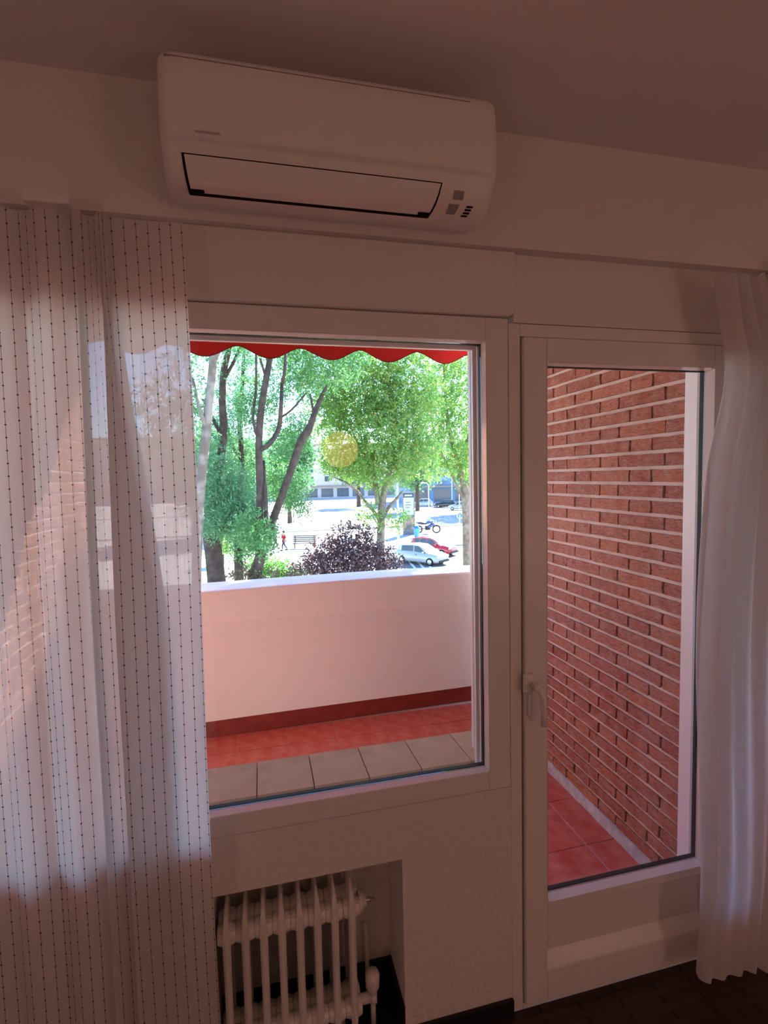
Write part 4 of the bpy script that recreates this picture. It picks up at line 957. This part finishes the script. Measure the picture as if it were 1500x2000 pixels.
# ------------------------------------------------------------------ motorcycle
p = on_ground(835, 1042, GZ)
mo = empty('motorcycle', (p.x, p.y, GZ), math.radians(-15)); tag(mo, 'blue motorcycle parked in front of the advertising panel', 'motorcycle')
bluep = mat('blue_enamel', (0.02, 0.06, 0.16, 1), 0.25, 0.5, coat=0.4)
S_ = 1.35
for x in (-0.75, 0.75):
    q = MB(); ring = []
    for i in range(20):
        a = 2 * math.pi * i / 20; ring.append((x * S_ + 0.30 * S_ * math.cos(a), 0, 0.36 * S_ + 0.30 * S_ * math.sin(a)))
    q.tube(ring + [ring[0]], 0.06 * S_, 8, cap=False); wv = q.build('wheel', MAT['tyre'], mo, smooth=True)
    q = MB()
    for i in range(5):
        a = 2 * math.pi * i / 5; q.tube([(x * S_, 0, 0.36 * S_), (x * S_ + 0.28 * S_ * math.cos(a), 0, 0.36 * S_ + 0.28 * S_ * math.sin(a))], 0.018, 6)
    q.build('spokes', MAT['hub'], wv)
MB().tube([(0.75 * S_, 0, 0.36 * S_), (0.5 * S_, 0, 0.95 * S_), (0.45 * S_, 0, 1.1 * S_)], 0.045, 8).build('fork', MAT['hub'], mo)
MB().tube([(0.45 * S_, 0, 1.0 * S_), (0.1 * S_, 0, 0.5 * S_), (-0.3 * S_, 0, 0.42 * S_), (-0.75 * S_, 0, 0.36 * S_)], 0.06, 8).build('frame', MAT['blacktrim'], mo)
MB().tube([(0.42 * S_, 0, 0.86 * S_), (0.25 * S_, 0, 0.95 * S_), (0.0, 0, 0.90 * S_), (-0.12 * S_, 0, 0.82 * S_)], [0.08, 0.17, 0.17, 0.09], 10).build('tank', bluep, mo, smooth=True)
MB().tube([(-0.1 * S_, 0, 0.84 * S_), (-0.35 * S_, 0, 0.84 * S_), (-0.75 * S_, 0, 0.94 * S_)], [0.10, 0.14, 0.07], 8).build('seat', MAT['blacktrim'], mo, smooth=True)
MB().box(-0.2 * S_, 0.25 * S_, -0.15, 0.15, 0.3 * S_, 0.66 * S_).build('engine', MAT['blacktrim'], mo, 0.05)
MB().tube([(0.36 * S_, -0.36, 1.12 * S_), (0.45 * S_, -0.1, 1.1 * S_), (0.45 * S_, 0.1, 1.1 * S_), (0.36 * S_, 0.36, 1.12 * S_)], 0.025, 6).build('handlebar', MAT['blacktrim'], mo)
MB().tube([(0.62 * S_, 0, 0.80 * S_), (0.45 * S_, 0, 0.75 * S_), (0.1 * S_, 0, 0.55 * S_), (-0.1 * S_, 0, 0.5 * S_)], [0.06, 0.2, 0.2, 0.08], 10).build('fairing', bluep, mo, smooth=True)
MB().tube([(-0.45 * S_, 0, 0.80 * S_), (-0.7 * S_, 0, 0.86 * S_), (-0.95 * S_, 0, 0.95 * S_)], [0.1, 0.13, 0.05], 8).build('tail', bluep, mo, smooth=True)
MB().lathe([(0, 0), (0.1, 0.02), (0.11, 0.1), (0, 0.12)], (0.66 * S_, 0, 0.98 * S_), 'x', 12).build('headlamp', MAT['lightlens'], mo)
MB().tube([(0.15 * S_, 0.18, 0.3 * S_), (-0.3 * S_, 0.2, 0.3 * S_), (-0.8 * S_, 0.2, 0.42 * S_)], 0.045, 8).build('exhaust', MAT['hub'], mo)
p = on_ground(814, 1050, GZ)
bb = empty('litter_bin', (p.x, p.y, GZ)); tag(bb, 'bright blue litter bin standing left of the motorcycle', 'bin')
MB().lathe([(0.0, 0.0), (0.24, 0.0), (0.32, 0.9), (0.33, 0.95), (0.0, 0.95)], (0, 0, 0), 'z', 14).build('body', mat('bright_blue_plastic', (0.03, 0.25, 0.65, 1), 0.4, 0.4), bb)
MB().lathe([(0.34, 0.951), (0.34, 1.05), (0.2, 1.25), (0.0, 1.3)], (0, 0, 0), 'z', 14).build('lid', mat('blue_lid', (0.02, 0.16, 0.45, 1), 0.4, 0.4), bb)

# ------------------------------------------------------------------ advertising panel, posts, sign, bench, fence
p = on_ground(799, 1044, GZ); s = (p.y - CAM.y) / F_PX
ad = empty('advertising_panel', (p.x, p.y, GZ), math.radians(-12)); tag(ad, 'tall advertising panel with a dark header and pale poster on the square', 'panel')
MAT['adframe'] = mat('ad_frame', (0.12, 0.13, 0.15, 1), 0.4, 0.4); MAT['poster'] = mat('pale_poster', (0.34, 0.40, 0.42, 1), 0.5, 0.3)
Wd, Ht = 0.68, 4.75
MB().box(-Wd, -Wd + .10, -.12, .12, 0, Ht).box(Wd - .10, Wd, -.12, .12, 0, Ht).box(-Wd + .1, Wd - .1, -.12, .12, 0, .55).box(-Wd + .1, Wd - .1, -.12, .12, Ht - .12, Ht).build('frame', MAT['adframe'], ad)
MB().box(-Wd + .1, Wd - .1, -.08, .08, Ht - .62, Ht - .12).build('header', mat('ad_header', (0.03, 0.05, 0.07, 1), 0.4, 0.4), ad)
MB().box(-Wd + .1, Wd - .1, -.07, .07, .55, Ht - .62).build('poster', MAT['poster'], ad)
MB().box(-Wd + .1, Wd - .1, -.075, -.0701, .55, 2.2).build('poster_picture', mat('poster_picture', (0.06, 0.10, 0.08, 1), 0.5, 0.3, None, (1.6, (0.35, 0.18, 0.15, 1), 0.45, 0.6)), ad)
MB().box(-.42, .42, -.086, -.0801, Ht - .46, Ht - .30).build('header_lettering', MAT['poster'], ad)
for k, (a, b_) in enumerate(((-.30, .22), (-.36, .30), (-.32, .14))):
    MB().box(a, b_, -.076, -.0701, 3.55 - k * .28, 3.65 - k * .28).build('poster_text_line', MAT['adframe'], ad)
MAT['steel'] = mat('galvanised_steel', (0.48, 0.49, 0.50, 1), 0.45, 0.4, metal=0.4)
def street_lamp(px, py, H_, label, w_=.09):
    p = on_ground(px, py, GZ); o = empty('street_lamp', (p.x, p.y, GZ)); tag(o, label, 'street lamp', 'street lamps')
    MB().lathe([(0, 0), (w_ * 1.8, 0), (w_ * 1.7, .5), (w_, .6), (w_ * .7, H_), (0, H_)], (0, 0, 0), 'z', 10).build('post', MAT['steel'], o, smooth=False)
    MB().tube([(0, 0, H_ - .1), (-.3, 0, H_ + .25), (-.9, 0, H_ + .3)], .045, 8).build('arm', MAT['steel'], o)
    MB().lathe([(0, -.12), (.20, -.1), (.24, 0), (.12, .1), (0, .12)], (-1.0, 0, H_ + .3), 'z', 12).build('lamp_head', MAT['steel'], o)
street_lamp(779, 1088, 6.6, 'grey street lamp post standing left of the white hatchback', .10)
street_lamp(838, 1016, 5.2, 'thin street lamp post between the panel and the distant cars', .09)
street_lamp(883, 985, 9.0, 'tall thin street lamp post beyond the distant parked cars', .12)
street_lamp(588, 990, 11.0, 'pale street lamp post seen beside the leaning trunk', .14)
p = on_ground(898, 1042, GZ); o = empty('traffic_sign', (p.x, p.y, GZ)); tag(o, 'round blue traffic sign on a thin post left of the kerbside trunk', 'sign')
MB().tube([(0, 0, 0), (0, 0, 4.4)], .05, 8).build('post', MAT['steel'], o)
MB().lathe([(0, -.03), (.36, -.03), (.36, .0), (0, .0)], (0, -.06, 2.0), 'y', 20).build('sign_plate', mat('sign_blue', (0.05, 0.16, 0.45, 1), 0.4, 0.4), o)
MB().lathe([(.30, -.034), (.36, -.034), (.36, -.0301), (.30, -.0301)], (0, -.06, 2.0), 'y', 20).build('sign_rim', MAT['paint'], o)
MB().box(-.05, .05, -.098, -.0901, 1.78, 2.1).build('sign_arrow', MAT['paint'], o)
p = on_ground(594, 1072, GZ); bn = empty('park_bench', (p.x, p.y, GZ), math.radians(-14)); tag(bn, 'grey slatted park bench on the bright paving', 'bench')
bw = mat('bench_slats', (0.06, 0.075, 0.095, 1), 0.6, 0.3)
for k in range(3): MB().box(-1.1, 1.1, .0 + k * .16, .13 + k * .16, .48, .52).build('seat_slat', bw, bn, .01)
for k in range(4): MB().box(-1.1, 1.1, .50 + k * .03, .54 + k * .03, .60 + k * .16, .72 + k * .16).build('back_slat', bw, bn, .01)
for x in (-.9, .9): MB().box(x - .04, x + .04, .02, .5, 0, .48).box(x - .04, x + .04, .46, .62, .48, 1.2).build('leg', MAT['blacktrim'], bn, .01)
p = at(372, 1150, 25.0); fe = empty('picket_fence', (p.x, 25.0, GZ)); tag(fe, 'orange wooden picket fence with a dark rail low behind the left trunks', 'fence')
pk = MB().box(-.05, .05, -.02, .02, .0, 1.28).mesh('picket', mat('orange_wood', (0.50, 0.24, 0.07, 1), 0.7, 0.2))
for k in range(12): place(pk, 'picket', fe, (k * .19 - .8, 0, 0))
MB().add([(-.9, -.05, 1.28), (1.5, -.05, 1.28), (1.5, .05, 1.28), (-.9, .05, 1.28), (-.9, -.05, 1.40), (1.5, -.05, 1.40), (1.5, .05, 1.40), (-.9, .05, 1.40)], [(0, 3, 2, 1), (4, 5, 6, 7), (0, 1, 5, 4), (1, 2, 6, 5), (2, 3, 7, 6), (3, 0, 4, 7)]).build('top_rail', MAT['blacktrim'], fe)
MB().box(-.9, 1.5, .0205, .06, .3, .4).build('lower_rail', MAT['blacktrim'], fe)

# ------------------------------------------------------------------ people walking on the square
def skin_obj(name, verts, edges, radii, mt, parent, root=0, sub=1):
    me = bpy.data.meshes.new(name); me.from_pydata(verts, edges, []); me.materials.append(mt)
    o = bpy.data.objects.new(name, me); COL.objects.link(o); o.parent = parent
    sk = o.modifiers.new('skin', 'SKIN'); sk.use_smooth_shade = True
    for i, r in enumerate(radii): me.skin_vertices[0].data[i].radius = (r, r) if not isinstance(r, tuple) else r; me.skin_vertices[0].data[i].use_root = (i == root)
    ss = o.modifiers.new('subsurf', 'SUBSURF'); ss.levels = sub; ss.render_levels = sub
    return o
def person(label, loc, rz, top, trouser, stride):
    o = empty('person', (loc[0], loc[1], GZ), rz); tag(o, label, 'person', 'people walking on the square')
    skin_ = mat('skin', (0.45, 0.25, 0.18, 1), 0.6, 0.3); a = stride
    # joints, facing +x: pelvis, spine, chest, neck, head
    V = [(0, 0, .93), (0, 0, 1.12), (0.01, 0, 1.34), (0.02, 0, 1.50), (0.03, 0, 1.56), (0.045, 0, 1.65), (0.045, 0, 1.74),
         (0, .19, 1.42), (-.10 * a, .24, 1.14), (.02 * a, .24, .90), (.05 * a, .235, .80), (0, -.19, 1.42), (.10 * a, -.24, 1.14), (.26 * a, -.23, .92), (.31 * a, -.225, .83),
         (0, .10, .88), (.20 * a, .10, .50), (.22 * a, .10, .10), (.36 * a, .10, .05), (0, -.10, .88), (-.10 * a, -.10, .49), (-.34 * a, -.10, .13), (-.22 * a, -.10, .05)]
    E = [(0, 1), (1, 2), (2, 3), (3, 4), (4, 5), (5, 6), (2, 7), (7, 8), (8, 9), (9, 10), (2, 11), (11, 12), (12, 13), (13, 14), (0, 15), (15, 16), (16, 17), (17, 18), (0, 19), (19, 20), (20, 21), (21, 22)]
    Rr = [.12, .115, .13, .06, .055, .10, .085, .055, .045, .035, .035, .055, .045, .035, .035, .085, .06, .04, .045, .085, .06, .04, .045]
    skin_obj('body', V, E, Rr, skin_, o)
    skin_obj('shirt', [V[i] for i in (0, 1, 2, 7, 8, 11, 12)] + [(0, 0, .86)], [(0, 1), (1, 2), (2, 3), (3, 4), (2, 5), (5, 6), (0, 7)], [.165, .155, .17, .085, .065, .085, .065, .16], top, o)
    kn = [(V[16][0], V[16][1], V[16][2] - .02), (V[20][0], V[20][1], V[20][2] - .02)]
    skin_obj('trousers', [V[0], V[15], kn[0], V[17], V[19], kn[1], V[21]], [(0, 1), (1, 2), (2, 3), (0, 4), (4, 5), (5, 6)], [.14, .105, .08, .06, .105, .08, .06], trouser, o)
    skin_obj('hair', [(0.0, 0, 1.70), (0.03, 0, 1.77), (-.03, 0, 1.66)], [(0, 1), (0, 2)], [.10, .085, .07], MAT['blacktrim'], o)
    for i in (18, 22): MB().box(V[i][0] - .17, V[i][0] + .08, V[i][1] - .05, V[i][1] + .05, 0.0, .09).build('shoe', MAT['blacktrim'], o, .02)
    return o
redc = mat('red_shirt_cloth', (0.26, 0.01, 0.03, 1), 0.85, 0.1); bluec = mat('blue_grey_cloth', (0.03, 0.04, 0.08, 1), 0.85, 0.1)
p = on_ground(555, 1075, GZ); person('person in a red shirt walking across the bright square', (p.x, p.y), math.radians(200), redc, bluec, 1.0)
p = on_ground(538, 1073, GZ); person('person in dark clothes half hidden behind the leaning trunk', (p.x, p.y), math.radians(20), bluec, MAT['blacktrim'], 1.1)
